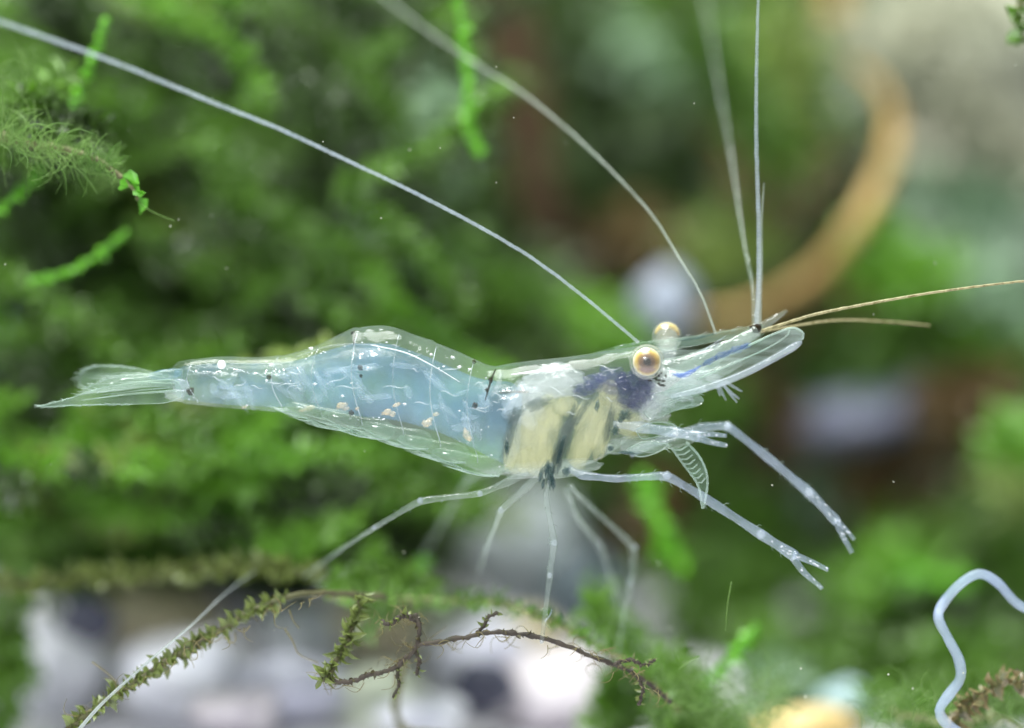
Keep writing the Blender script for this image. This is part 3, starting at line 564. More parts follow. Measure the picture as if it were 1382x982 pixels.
def near_y(px, py, extra=0.0, sta=STA):
    t, b, w = sect(px, sta); cz = (t + b) / 2; Hh = (b - t) / 2; h = math.sqrt(max(4, Hh * Hh - (w * ST) ** 2)) / CT
    dz = cz - py                             # up, px
    # point = (dy, dz): v = dz*CT - dy*ST ; l = dy*CT + dz*ST ; (v/h)^2+(l/w)^2=1
    A = ST*ST/h**2 + CT*CT/w**2; B = 2*dz*ST*CT*(1/w**2 - 1/h**2); Cc = dz*dz*(CT*CT/h**2 + ST*ST/w**2) - 1
    disc = B*B - 4*A*Cc
    y = (-B - math.sqrt(max(0, disc))) / (2*A)
    return y * U + extra

base = P(690, 640, 0)
shrimp = thing('shrimp', 'clear bluish ghost shrimp swimming with long antennae and thin legs', 'shrimp', base)
mb = MB(); loft(mb, STA, 48, 170, .05); body = mb.build('body', M['cuticle'], shrimp)
MUS = np.array([(236, 500, 530, 9), (250, 494, 538, 14), (300, 490, 545, 19), (350, 490, 548, 21), (378, 489, 549, 22), (400, 486, 549, 26), (430, 477, 552, 31), (455, 469, 556, 36), (480, 464, 560, 40), (510, 463, 564, 43), (530, 465, 566, 44), (560, 475, 572, 44), (590, 487, 581, 43), (620, 500, 594, 42), (645, 510, 606, 40), (668, 514, 618, 38), (690, 516, 626, 32), (705, 530, 610, 20)], float)
def sub(name, mat, parent=body): 
    return lambda m_: m_.build(name, mat, parent)
mb = MB(); loft(mb, MUS, 32, 110, .03); mb.build('muscle', M['muscle'], body)
for i in range(48):
    x = RNG.uniform(285, 665); t_, b_, w_ = sect(x, MUS); f = RNG.uniform(.2, .85); y_ = t_ + (b_ - t_) * f
    m_ = MB(); m_.ball(P(x, y_, near_y(x, y_, .35, MUS)), (RNG.uniform(8, 24) * U, .3, RNG.uniform(2.5, 6) * U), 20, 12, Matrix.Rotation(math.radians(RNG.uniform(35, 75) if i % 3 else RNG.uniform(-20, 15)), 3, 'Y'), .8, 2.2, x)
    m_.build('muscle_bundle', M['bundle'], body)
for i in range(34):
    x = RNG.uniform(290, 850); t_, b_, w_ = sect(x); f = RNG.uniform(.12, .6); y_ = t_ + (b_ - t_) * f; L_ = RNG.uniform(5, 18); a_ = RNG.uniform(-.5, .4)
    q = [(x + L_ * u * math.cos(a_), y_ + L_ * u * math.sin(a_) + 2 * math.sin(u * 3)) for u in np.linspace(-1, 1, 7)]
    m_ = MB(); m_.tube([P(a, b, near_y(a, b, .12)) for a, b in q], [U * r for r in (.2, .5, .8, .9, .7, .5, .2)], 5); m_.build('white_fibre', M['bundle_white'], body)
for i in range(48):                        # surface glints put in as tiny white specks
    x = RNG.uniform(250, 690); t_, b_, w_ = sect(x); mt, mb_, mw = sect(x, MUS)
    y_ = mt + RNG.normal(0, 4) if i % 3 == 0 else (mb_ + RNG.normal(2, 5) if i % 3 == 1 else RNG.uniform(t_ + 6, b_ - 6)); y_ = min(max(y_, t_ + 5), b_ - 5); r_ = RNG.uniform(.4, 1.0)
    m_ = MB(); m_.ball(P(x, y_, near_y(x, y_, RNG.uniform(-.01, .1))), (r_ * RNG.uniform(1, 2.6) * U, .04, r_ * U), 8, 6, Matrix.Rotation(RNG.uniform(-.5, .3), 3, 'Y')); m_.build('bright_glint', M['spot_white'], body)
m_ = MB(); q = catmull([(245, 512, 0), (300, 502, 0), (378, 500, 0), (430, 490, 0), (480, 478, 0), (520, 476, 0), (560, 488, 0), (620, 514, 0), (668, 524, 0)], 60)
m_.tube([P(a[0], a[1], -.35) for a in q], [U * (3 + 1.4 * mnoise.noise(Vector((i * .4, 3, 3)))) for i in range(60)], 8); m_.build('gut', M['gut'], body)
# highlight lines along muscle and carapace, put in as thin white tubes
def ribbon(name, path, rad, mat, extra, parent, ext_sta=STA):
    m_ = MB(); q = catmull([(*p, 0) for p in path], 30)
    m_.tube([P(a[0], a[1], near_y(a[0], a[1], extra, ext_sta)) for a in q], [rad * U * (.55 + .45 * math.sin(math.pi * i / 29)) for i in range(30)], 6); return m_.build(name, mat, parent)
ribbon('sheen_line', [(398, 482), (440, 468), (480, 464), (515, 467)], 1.4, M['white_tissue'], -.02, body, MUS)
ribbon('sheen_line', [(500, 465), (548, 476), (585, 494), (620, 515)], 1.0, M['spot_white'], -.02, body, MUS)
ribbon('sheen_line', [(690, 505), (730, 500), (770, 492)], 1.5, M['spot_white'], .03, body)
ribbon('suture', [(669, 498), (664, 510), (659, 525), (655, 540)], 1.8, M['spot_dark'], -.02, body)
ribbon('suture', [(676, 502), (674, 515), (668, 528), (663, 534)], 4.0, M['white_tissue'], -.03, body)
ribbon('suture', [(479, 446), (478, 455), (478, 466)], 1.4, M['spot_dark'], -.01, body)
def seg_edge(x0, r, extra=-.015):
    '''free hind edge of a shell ring, an arc bowing backwards over the flank'''
    t_, b_, w_ = sect(x0); pts = []
    for u in np.linspace(.03, .96, 28):
        y_ = t_ + (b_ - t_) * u; x = x0 - 12 * math.sin(math.pi * min(1, u * 1.1)) + 5 * u
        pts.append(P(x, y_ , near_y(x, min(max(y_, sect(x)[0] + 1), sect(x)[1] - 1), extra)))
    m_ = MB(); m_.tube(pts, [U * r * (.6 + .5 * mnoise.noise(Vector((i * .5, x0, 1)))) for i in range(28)], 5); m_.build('segment_edge', M['edge'], body)
for x0, r in ((262, 1.0), (376, 1.2), (430, .7), (484, 1.2), (540, .7), (590, 1.2), (640, .8)): seg_edge(x0, r)
def spot(name, px, py, rx, ry, mat, extra=-.02, ang=0, parent=body):
    m_ = MB(); c = P(px, py, near_y(px, py, extra)); R = Matrix.Rotation(math.radians(ang), 3, 'Y')
    m_.ball(c, (rx * U, .05, ry * U), 18, 12, R, .9, 2.2, px * .37); return m_.build(name, mat, parent)
for (x, y_, rx, ry) in ((416, 551, 8, 3.2), (408, 553, 4, 2), (461, 547, 7, 3.6), (468, 551, 4, 2), (482, 551, 2.4, 2), (522, 556, 7, 3.4), (530, 559, 4, 3), (535, 546, 5, 2), (576, 571, 6, 4), (580, 566, 4, 2.5), (588, 559, 4, 2), (630, 587, 4.5, 7), (634, 592, 2.5, 3), (330, 549, 4, 1.6)): spot('pale_glint', x, y_, rx, ry, M['glint_gold'], -.01, -20)  # gold highlights along the lower flank, modelled as pale blobs
for (x, y_, r) in ((641, 547, 3.5), (486, 496, 3), (487, 507, 2), (476, 450, 2.5), (363, 509, 3), (474, 557, 3), (662, 512, 3), (657, 526, 2.5), (640, 488, 2.5)): spot('dark_spot', x, y_, r, r * 1.1, M['spot_dark'])
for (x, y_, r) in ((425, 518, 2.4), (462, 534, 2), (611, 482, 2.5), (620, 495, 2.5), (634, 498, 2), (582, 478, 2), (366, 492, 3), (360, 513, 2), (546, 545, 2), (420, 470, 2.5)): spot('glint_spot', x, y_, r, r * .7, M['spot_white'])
m_ = MB(); c = P(299, 492, near_y(299, 492, -.05)); m_.ball(c, 6 * U, 16, 10); m_.build('white_bead', M['spot_white'], body)
m_ = MB(); c = P(257, 528, near_y(257, 528, .1)); m_.ball(c, (5 * U, .1, 5 * U), 14, 8, None, .7, 2.0, 3); m_.build('anal_tissue', M['spot_dark'], body)
m_ = MB(); c = P(243, 519, near_y(243, 519, -.02)); m_.ball(c, (12 * U, .15, 8 * U), 14, 8, None, .5, 1.9, 4); m_.build('tail_joint', M['joint'], body)
for (x, y_, r_) in ((690, 530, 8), (703, 529, 10), (715, 529, 7)): spot('brown_streak', x - 8, y_ - .5, r_, 1.7, M['spot_brown'], .06)
# organs inside the carapace
def organ(name, px, py, rx, ry, ydep, y, mat, ang=0, nz=.25, nf=1.6, seed=0, parent=body):
    m_ = MB(); m_.ball(P(px, py, y), (rx * U, ydep * U, ry * U), 36, 24, Matrix.Rotation(math.radians(ang), 3, 'Y'), nz, nf, seed); return m_.build(name, mat, parent)
GL = [(702, 600, 20, 36, 14), (716, 575, 24, 32, 14), (724, 608, 22, 32, 10), (736, 588, 18, 40, 18), (742, 558, 22, 26, 20), (706, 622, 22, 16, 0), (738, 622, 16, 18, 10),
      (782, 606, 15, 32, 14), (796, 585, 16, 44, 18), (806, 566, 15, 40, 16), (812, 590, 11, 30, 12), (786, 560, 12, 22, 25), (836, 560, 20, 22, 10), (850, 575, 18, 16, 0), (820, 528, 15, 17, 0), (828, 545, 12, 14, 0), (765, 548, 16, 14, 0), (690, 612, 10, 22, 10)]
for n_, (x, y_, rx, ry, a_) in enumerate(GL): organ('gill', x, y_, rx, ry, 22 + 3 * (n_ % 4), -.55 - .12 * (n_ % 3), M['gill'], a_, .35, 1.7, n_ * 1.9)
for n_, (x, y_, rx, ry, a_) in enumerate([g for g in GL if g[1] < 580]): organ('gill_halo', x + 3, y_ - 5, rx * 1.25, ry * 1.15, 24, -.7, M['gill_soft'], a_, .5, 1.6, 90 + n_ * 1.3)
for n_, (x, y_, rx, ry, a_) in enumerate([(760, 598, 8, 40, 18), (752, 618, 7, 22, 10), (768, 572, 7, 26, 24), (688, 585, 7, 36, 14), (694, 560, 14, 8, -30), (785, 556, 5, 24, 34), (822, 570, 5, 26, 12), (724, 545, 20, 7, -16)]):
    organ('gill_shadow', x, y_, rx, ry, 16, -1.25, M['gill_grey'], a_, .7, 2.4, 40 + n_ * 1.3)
for n_, (x, y_, rx, ry, a_) in enumerate([(826, 510, 24, 13, 8), (852, 514, 22, 15, -10), (842, 530, 26, 13, 12), (864, 536, 20, 14, -24), (806, 517, 18, 11, 10), (788, 526, 15, 9, -10), (850, 546, 16, 8, 20), (872, 520, 12, 12, 0)]):
    organ('stomach', x, y_, rx, ry, 20, -.7 - .08 * (n_ % 3), M['stomach'], a_, .6, 2.2, 9 + n_ * 1.7)
organ('heart', 745, 515, 44, 20, 30, -.5, M['white_tissue'], -8, .5, 2.2, 12)
organ('heart', 708, 548, 28, 30, 30, -.3, M['white_tissue'], 0, .5, 2.2, 13)
organ('mouth_tissue', 880, 545, 26, 26, 22, -.5, M['white_tissue'], 20, .45, 2.2, 14)
organ('mouth_tissue', 915, 522, 34, 14, 14, -.4, M['white_tissue'], -20, .35, 2.2, 15)
for n_, (x, y_, rx, ry, a_) in enumerate([(902, 522, 24, 10, -14), (930, 514, 22, 8, -22), (893, 540, 18, 11, 0), (876, 556, 14, 12, 20), (955, 506, 20, 6, -24), (918, 535, 14, 6, -10), (900, 505, 12, 8, 0)]): organ('mouth_tissue', x, y_, rx, ry, 10, -1.0 - .05 * n_, M['white_dense'], -a_, .8, 2.4, 60 + n_)
organ('mouth_tissue', 862, 572, 16, 20, 14, -.6, M['gill'], 0, .4, 2.2, 16)
TP = [(742, 640, 6, 14, 0), (738, 632, 4, 8, 20), (746, 650, 3, 9, -8), (730, 640, 3, 9, 8), (733, 653, 2, 6, 8), (764, 636, 5, 5, 0), (844, 560, 8, 6, 10), (838, 566, 4, 4, 0), (831, 580, 4, 6, 0), (824, 605, 4, 3, 0), (806, 547, 3, 7, 5), (847, 611, 11, 2, 4), (684, 603, 3, 9, 0), (758, 602, 3, 14, 14), (754, 616, 2.5, 9, 8)]
for (x, y_, rx, ry, a_) in TP:
    m_ = MB(); m_.ball(P(x, y_, -1.7), (rx * U, .13, ry * U), 18, 12, Matrix.Rotation(math.radians(a_), 3, 'Y'), 1.0, 2.6, x * .13); m_.build('teal_patch', M['teal_spot'], body)
organ('belly_plate', 745, 632, 66, 12, 26, -.4, M['limb_clear'], -4, .3, 2, 21)
organ('mouthpart', 850, 600, 34, 12, 12, -.9, M['limb_clear'], -6, .4, 2, 22)

# ---- eyes
def eye(px, py, r, y, stalk, flip):
    m, t, out = nt('eye_gold'); tc = t.nodes.new('ShaderNodeTexCoord'); sp = t.nodes.new('ShaderNodeSeparateXYZ'); t.links.new(tc.outputs['Object'], sp.inputs[0])
    rp = t.nodes.new('ShaderNodeValToRGB'); e = rp.color_ramp.elements
    cs = [(0, (30, 18, 18)), (.2, (44, 28, 26)), (.3, (84, 60, 48)), (.52, (104, 78, 52)), (.68, (150, 118, 44)), (.84, (190, 164, 86)), (1, (232, 224, 196))]
    while len(e) < len(cs): e.new(.5)
    for q, (p, c_) in zip(e, cs): q.position = p; q.color = (*lin(*c_), 1)
    R_ = r * U * S * .8
    nz_ = t.nodes.new('ShaderNodeTexNoise'); nz_.inputs['Scale'].default_value = 6200; mp = t.nodes.new('ShaderNodeMapping'); mp.inputs['Scale'].default_value = (1, .3, .35)
    t.links.new(tc.outputs['Object'], mp.inputs[0]); t.links.new(mp.outputs[0], nz_.inputs['Vector'])
    rad = math_(t, 'DIVIDE', math_(t, 'SQRT', math_(t, 'ADD', math_(t, 'POWER', sp.outputs[0], 2.0), math_(t, 'POWER', sp.outputs[2], 2.0)), 0.0), R_)
    t.links.new(math_(t, 'ADD', rad, math_(t, 'MULTIPLY', math_(t, 'SUBTRACT', nz_.outputs['Fac'], .5), .3)), rp.inputs[0])
    low = t.nodes.new('ShaderNodeMapRange'); low.inputs[1].default_value = -.38 * R_; low.inputs[2].default_value = -.52 * R_; t.links.new(sp.outputs[2], low.inputs[0])
    ins = t.nodes.new('ShaderNodeMapRange'); ins.inputs[1].default_value = .9; ins.inputs[2].default_value = .75; t.links.new(rad, ins.inputs[0])
    mx_ = t.nodes.new('ShaderNodeMixRGB'); mx_.inputs[2].default_value = (*lin(112, 78, 80), 1); t.links.new(math_(t, 'MULTIPLY', math_(t, 'MULTIPLY', low.outputs[0], ins.outputs[0]), .8), mx_.inputs[0]); t.links.new(rp.outputs[0], mx_.inputs[1])
    p = t.nodes.new('ShaderNodeBsdfPrincipled'); p.inputs['Roughness'].default_value = .3; t.links.new(mx_.outputs[0], p.inputs['Base Color']); t.links.new(p.outputs[0], out.inputs[0])
    c = P(px, py, y)
    e_ = MB(); e_.ball((0, 0, 0), r * U * .8, 32, 20)
    e_.v = [tuple(Vector(v) + c) for v in e_.v]
    me = bpy.data.meshes.new('eye'); me.from_pydata((np.array(e_.v) - np.array(c)).__mul__(S).tolist(), [], e_.f); me.update(); me.polygons.foreach_set('use_smooth', [True] * len(me.polygons)); me.materials.append(M['eye_clear'] if flip else m)
    o = bpy.data.objects.new('eye', me); C.objects.link(o); o.parent = shrimp; o.location = (c - base) * S; o['_o'] = tuple(c)
    k = MB(); k.ball(c, r * U, 36, 24); k.build('cornea', M['cornea'], o)
    dv = Vector((-.02, -1, .02)).normalized() if not flip else Vector((.1, .6, .7)).normalized()
    if flip:
        k = MB(); k.tube([c + Vector((math.cos(a) * r * .78 * U, -.25, math.sin(a) * r * .74 * U)) for a in np.linspace(.1, 2.9, 24)], [U * w for w in np.interp(np.linspace(0, 1, 24), [0, .3, .7, 1], [1, 3.4, 3.4, 1])], 8); k.build('gold_crescent', M['gold'], o)
    k = MB(); k.ball(c + dv * r * U * .8, (5.2 * U, 1.6 * U, 5.0 * U), 16, 10); k.build('pupil', M['pupil'], o)
    k = MB(); k.tube([P(*stalk[0]), (P(*stalk[0]) + P(*stalk[1])) * .5, P(*stalk[1])], [r * .72 * U, r * .62 * U, r * .45 * U], 16); k.build('eye_stalk', M['white_tissue'], o)
M['cornea'] = tissue('cornea', [(220, 228, 220), (240, 244, 236)], 300, .05, .03, 1.5, 1.6, .05, bump=0)
M['gold'] = stone('gold', [(176, 150, 70), (214, 190, 116), (150, 116, 50)], 2500, .3, 0)
M['eye_clear'] = flesh('eye_clear', [(196, 200, 176), (220, 220, 196)], 330, ((210, 196, 150), 200), .08, 1.2, .06, 700, 0)
M['pupil'] = stone('pupil', [(20, 12, 14), (34, 22, 24)], 900, .25, 0)
eye(873, 488, 23.5, -1.9, [(873, 492, -1.6), (868, 505, -.6)], False)
eye(900, 454, 20.5, 1.2, [(902, 462, 1.1), (900, 486, .4)], True)

# ---- rostrum, scales, feelers' stalks
m_ = MB(); m_.blade([(800, 476), (850, 463), (900, 458), (960, 449), (1010, 440), (1030, 436), (1032, 441), (1000, 452), (950, 464), (900, 473), (850, 478)], -.15, .18); ros = m_.build('rostrum', M['fin'], shrimp)
m_ = MB()
for i, x in enumerate(np.linspace(830, 1010, 9)):
    y_ = np.interp(x, [800, 850, 900, 960, 1010], [476, 463, 458, 449, 440]); m_.tube([P(x, y_ + 2, -.15), P(x + 9, y_ - 2.5, -.15), P(x + 15, y_ - 4, -.15)], [2.2 * U, 1.4 * U, .4 * U], 6)
m_.build('teeth', M['limb_clear'], ros)
m_ = MB(); m_.tube([P(915, 460, -.2), P(945, 455, -.2), P(968, 449, -.2)], [1 * U, 2.2 * U, 1 * U], 6); m_.build('dark_streak', M['teal_spot'], ros)
m_ = MB(); m_.tube([P(990, 462, .5), P(1020, 446, .6), P(1045, 430, .7), P(1062, 419, .8)], [4 * U, 7 * U, 4.5 * U, 2 * U], 10); m_.build('antennule_spine', M['limb_clear'], shrimp)
m_ = MB(); m_.blade([(892, 532), (925, 508), (965, 488), (1010, 466), (1045, 450), (1070, 442), (1084, 449), (1082, 462), (1050, 482), (1000, 509), (955, 526), (915, 538)], -1.5, .22, .12); sc = m_.build('antennal_scale', M['scale'], shrimp)
m_ = MB(); m_.tube([P(*p) for p in catmull([(905, 535, -1.55), (950, 524, -1.62), (1000, 506, -1.66), (1045, 483, -1.66), (1082, 461, -1.6)], 30)], [U * r for r in np.interp(np.linspace(0, 1, 30), [0, .3, .7, .95, 1], [3, 5.5, 5, 5.5, 2])], 10); m_.build('ridge', M['joint'], sc)
m_ = MB(); m_.tube([P(*p) for p in catmull([(1010, 466, -1.62), (1045, 450, -1.62), (1070, 442, -1.6), (1084, 449, -1.6), (1083, 458, -1.6)], 24)], 1.5 * U, 6); m_.tube([P(*p) for p in catmull([(940, 512, -1.65), (990, 490, -1.68), (1035, 470, -1.66), (1063, 452, -1.62), (1066, 445, -1.6)], 24)], 1.2 * U, 6); m_.build('rim', M['fin_rim'], sc)
m_ = MB(); m_.blade([(900, 500), (940, 480), (985, 458), (1020, 440), (1034, 440), (1030, 452), (1000, 472), (960, 490), (925, 506)], .9, .22, .1); m_.build('antennal_scale', M['fin'], shrimp)
m_ = MB(); m_.tube([P(*p) for p in catmull([(892, 500, -.9), (925, 492, -.9), (960, 478, -.85), (995, 462, -.8), (1022, 446, -.7)], 30)], [U * r for r in np.linspace(15, 8, 30)], 14); pd = m_.build('antennule_stalk', M['limb_clear'], shrimp)
m_ = MB(); m_.tube([P(*p) for p in catmull([(907, 505, -1.5), (922, 506, -1.5), (936, 500, -1.48), (946, 493, -1.45)], 20)], [U * r for r in np.interp(np.linspace(0, 1, 20), [0, .25, .6, 1], [.6, 4.0, 3.4, .8])], 10); m_.build('blue_stripe', M['blue_stripe'], pd)
for (x, y_, rx, ry, a_) in ((958, 487, 12, 4, -32), (975, 479, 11, 5, -20), (994, 472, 12, 4.5, -18), (1006, 467, 8, 4, -20)):
    m_ = MB(); m_.ball(P(x, y_, -1.2), (rx * U, .2, ry * U), 18, 12, Matrix.Rotation(math.radians(a_ * -1), 3, 'Y').inverted(), .8, 2.2, x); m_.build('blue_patch', M['blue_patch'], pd)
m_ = MB(); m_.tube([P(*p) for p in catmull([(900, 512, -1.0), (930, 512, -1.2), (975, 500, -1.3), (1000, 488, -1.3)], 20)], [U * r for r in np.linspace(16, 5, 20)], 14); m_.build('antenna_stalk', M['limb_clear'], shrimp)
m_ = MB(); m_.blade([(892, 545), (915, 533), (940, 530), (950, 540), (942, 548), (915, 553), (895, 555)], -1.2, .25, .15); m_.build('mouth_flap', M['scale'], shrimp)
for n_, o_ in enumerate(([(868, 556), (895, 540), (925, 536), (934, 544), (905, 556), (880, 566)], [(880, 534), (910, 524), (938, 520), (950, 528), (920, 538), (890, 546)], [(858, 580), (880, 570), (908, 572), (914, 580), (890, 588), (866, 592)], [(846, 606), (870, 596), (900, 600), (888, 610), (862, 616)])):
    m_ = MB(); m_.blade(o_, -1.0 - .15 * n_, .16, .08); f_ = m_.build('mouth_flap', M['fin'], shrimp)
    q = catmull([(*p, 0) for p in o_] + [(*o_[0], 0)], 40); m_ = MB(); m_.tube([P(a[0], a[1], -1.05 - .15 * n_) for a in q], .9 * U, 5)
    for j in range(10): a = q[12 + j]; m_.tube([P(a[0], a[1], -1.05 - .15 * n_), P(a[0] + RNG.uniform(3, 10), a[1] + RNG.uniform(-2, 7), -1.1 - .15 * n_)], [.8 * U, .3 * U], 5)
    m_.build('rim', M['fin_rim'], f_)
m_ = MB()
for (x, y_, dx, dy) in ((972, 516, 26, 22), (975, 516, 20, 27), (970, 518, 10, 22), (968, 520, 4, 14), (978, 514, 24, 14)): m_.tube([P(x, y_, -1.3), P(x + dx * .5, y_ + dy * .55, -1.3), P(x + dx, y_ + dy, -1.3)], [2.6 * U, 2.2 * U, 1.4 * U], 8)
m_.build('mouth_bristle', M['joint'], shrimp)
m_ = MB(); m_.ball(P(1020, 443, -.5), (8 * U, .2, 6 * U), 12, 8, None, .5, 2, 3); m_.build('dark_joint', M['spot_dark'], shrimp)
m_ = MB()
for i in range(9): m_.tube([P(935 + i * 4, 486 - i * 2.2, -1.2), P(940 + i * 4, 477 - i * 2.2, -1.3), P(948 + i * 4, 473 - i * 2.6, -1.3)], [.9 * U, .7 * U, .4 * U], 5)
m_.build('bristle', M['joint'], pd)
for n_ in range(14):
    x, y_ = RNG.normal(891, 6.5), RNG.normal(512, 3.5)
    m_ = MB(); m_.ball(P(x, y_, -1.5), (RNG.uniform(1.2, 3.4) * U, .07, RNG.uniform(1, 2.6) * U), 10, 7, None, .8, 2.4, n_); m_.build('dark_patch', M['spot_dark'], body)

# ---- feelers
def feeler(path, r0, r1, ys, mat, name='antenna', beads=0):
    q = catmull([(p[0], p[1], y) for p, y in zip(path, ys)], 180); m_ = MB()
    rr = [U * (r0 + (r1 - r0) * i / 179) * (D + a[2]) / D * (1 + (.22 if i % 2 else -.1) * beads) for i, a in enumerate(q)]
    m_.tube([P(*a) + Vector((mnoise.noise(Vector((i * .22, 1, path[-1][0]))), 0, mnoise.noise(Vector((i * .22, 7, path[-1][0]))))) * .022 for i, a in enumerate(q)], rr, 8); return m_.build(name, mat, shrimp)
feeler([(862, 462), (790, 402), (715, 346), (640, 302), (560, 260), (470, 217), (380, 175), (280, 135), (150, 82), (-30, 18)], 2.2, 3.0, [-1.3, -1.8, -2, -2.2, -2.6, -3.2, -4, -5, -6.4, -8.5], M['feeler'], beads=.6)
feeler([(966, 450), (945, 395), (915, 345), (880, 290), (830, 235), (770, 178), (700, 122), (640, 85), (560, 28), (500, -20)], 2.0, 1.9, [-.4, 0, .8, 1.8, 3.2, 5, 7.2, 9.2, 12.5, 16], M['feeler_pale'], beads=.6)
feeler([(1018, 440), (1016, 390), (1003, 320), (990, 230), (975, 140), (955, 20), (950, -30)], 3.2, 2.0, [.6, 1.5, 3.5, 7, 12, 19, 22], M['limb_clear'], 'antennule')
feeler([(1021, 440), (1024, 380), (1024, 300), (1021, 200), (1021, 100), (1024, -30)], 3.6, 1.9, [-.2, 0, 0, 0, -.3, -.6], M['feeler'], 'antennule', 1)
feeler([(1024, 438), (1027, 360), (1028, 300), (1031, 246)], 4.0, .9, [.4, .5, .6, .8], M['feeler_pale'], 'antennule')
feeler([(1028, 446), (1060, 436), (1100, 424), (1170, 410), (1250, 396), (1330, 385), (1410, 376)], 2.0, 1.4, [-.5, -.5, -.5, -.6, -.8, -1, -1], M['feeler_brown'], 'antennule', 1)
feeler([(1026, 448), (1070, 440), (1130, 432), (1200, 434), (1255, 439)], 1.6, 1.0, [.5, 1, 2, 3, 3.5], M['feeler_brown'], 'antennule')

# ---- legs
def leg(name, path, rads, ys, mat, joints=(), fingers=None, jr=.86):
    m_ = MB(); pts = [P(p[0], p[1], y) for p, y in zip(path, ys)]
    fine = []; fr = []
    for i in range(len(pts) - 1):
        for s_ in np.linspace(0, 1, 9)[:-1]:
            bul = 1 + .10 * math.cos(s_ * 2 * math.pi)
            fine.append(pts[i].lerp(pts[i + 1], s_)); fr.append((rads[i] + (rads[i + 1] - rads[i]) * s_) * U * bul * (1 + .12 * mnoise.noise(Vector((i + s_ * 2, path[0][0], 5)))))
    fine.append(pts[-1]); fr.append(rads[-1] * U)
    for it_ in range(2):
        fine = [fine[0]] + [fine[i] * .5 + (fine[i - 1] + fine[i + 1]) * .25 for i in range(1, len(fine) - 1)] + [fine[-1]]
    fr = [r * .88 for r in fr]; m_.tube(fine, fr, 12); o = m_.build(name, mat, shrimp)
    for j in joints:
        k = MB(); k.ball(pts[j], rads[j] * U * jr, 12, 8, None, .25, 2, j * 3.1); k.build('joint', M['joint'], o)
    h_ = MB()
    for i in range(8, len(fine) - 1):
        if RNG.random() < .45:
            dv = rand_dir(); dv.y *= .4; ax = (fine[i + 1] - fine[i - 1]).normalized(); dv = (dv - ax * dv.dot(ax)).normalized(); l_ = RNG.uniform(3, 7) * U
            h_.tube([fine[i] + dv * fr[i] * .8, fine[i] + dv * (fr[i] + l_ * .6) + ax * l_ * .4, fine[i] + dv * (fr[i] + l_ * .8) + ax * l_], [.45 * U, .3 * U, .12 * U], 4)
    if h_.v: h_.build('bristle', M['fin_rim'], o)
    if fingers and len(fingers) == 2:
        g_ = MB()
        for i in range(26):
            if i < 12: c_ = fine[-1 - int(RNG.integers(0, 9))]; r_ = fr[-1]
            else:
                fp = fingers[i % 2][0]; u = RNG.random(); c_ = P(*fp[0]).lerp(P(*fp[1]), u * 2) if u < .5 else P(*fp[1]).lerp(P(*fp[2]), u * 2 - 1); r_ = fingers[i % 2][2] * U * .9
            g_.ball(c_ + Vector((RNG.uniform(-.6, .6), -.75, RNG.uniform(-.6, .6))) * r_, (RNG.uniform(.8, 2.2) * U, .6 * U, RNG.uniform(.5, 1.1) * U), 8, 6, Matrix.Rotation(RNG.uniform(.2, 1.0), 3, 'Y'), .5, 2, i)
        g_.build('white_grain', M['spot_white'], o)
    for f in fingers or []:
        k = MB(); fp = catmull([(a, b, y) for a, b, y in f[0]], 10); k.tube([P(*a) for a in fp], [U * r for r in np.linspace(f[1], f[2], 10)], 10); k.build('claw_finger', M['limb'], o)
    return o
leg('claw_leg', [(768, 632), (785, 641), (830, 646), (900, 641), (955, 674), (1027, 721), (1074, 751)], [5, 6.5, 5.5, 6.5, 6.5, 7.5, 8.5], [-1.2, -1.6, -1.9, -2.1, -2.1, -2, -1.9], M['limb'], (3, 5), [([(1070, 748, -1.9), (1095, 758, -1.95), (1118, 769, -2)], 5, 3), ([(1070, 752, -1.9), (1085, 772, -1.9), (1110, 794, -1.9)], 5.5, 3)])
leg('claw_leg', [(850, 612), (905, 588), (950, 576), (982, 574), (1035, 616), (1092, 664), (1130, 704)], [6, 7, 6.5, 6.5, 6.5, 7.5, 7.5], [.8, 1, 1.2, 1.3, 1.2, 1, .8], M['limb'], (3, 5), [([(1128, 701, .8), (1142, 715, .8), (1153, 728, .8)], 4.2, 2.5), ([(1128, 703, .8), (1138, 724, .75), (1150, 746, .7)], 5, 3.2)])
leg('feeding_leg', [(828, 572), (862, 576), (910, 583), (945, 589)], [5, 8, 8, 8.5], [-1.5, -1.8, -2.1, -2.2], M['limb'], (), [([(942, 586, -2.2), (962, 586, -2.2), (981, 588, -2.2)], 4.5, 2.6), ([(942, 591, -2.25), (962, 597, -2.25), (981, 601, -2.2)], 5, 3.2)])
leg('feeding_leg', [(838, 600), (880, 602), (915, 596), (935, 592)], [8, 10, 9, 6], [-1.2, -1.3, -1.2, -1], M['limb_clear'])
# comb-like mouth leg
m_ = MB(); m_.blade([(906, 604), (928, 598), (945, 618), (955, 640), (955, 662), (950, 686), (946, 668), (940, 652), (922, 626)], -1.35, .16, .06); mx = m_.build('mouth_leg', M['fin'], shrimp)
m_ = MB()
for pth in ([(906, 604), (922, 626), (942, 655), (948, 686)], [(926, 596), (944, 616), (954, 640), (954, 662), (949, 686)]):
    q = catmull([(*p, 0) for p in pth], 24); m_.tube([P(a[0], a[1], -1.42) for a in q], [U * (1.5 + .6 * (i % 2)) for i in range(24)], 6)
m_.build('rim', M['fin_rim'], mx)
for i in range(8):
    t_ = i / 7; a = (910 + 32 * t_, 607 + 44 * t_); b = (928 + 24 * t_, 601 + 44 * t_); m_ = MB(); m_.tube([P(a[0], a[1], -1.44), P((a[0] + b[0]) / 2, (a[1] + b[1]) / 2 + 3, -1.5), P(b[0], b[1], -1.44)], 1.2 * U, 6); m_.build('comb_tooth', M['fin_rim'], mx)
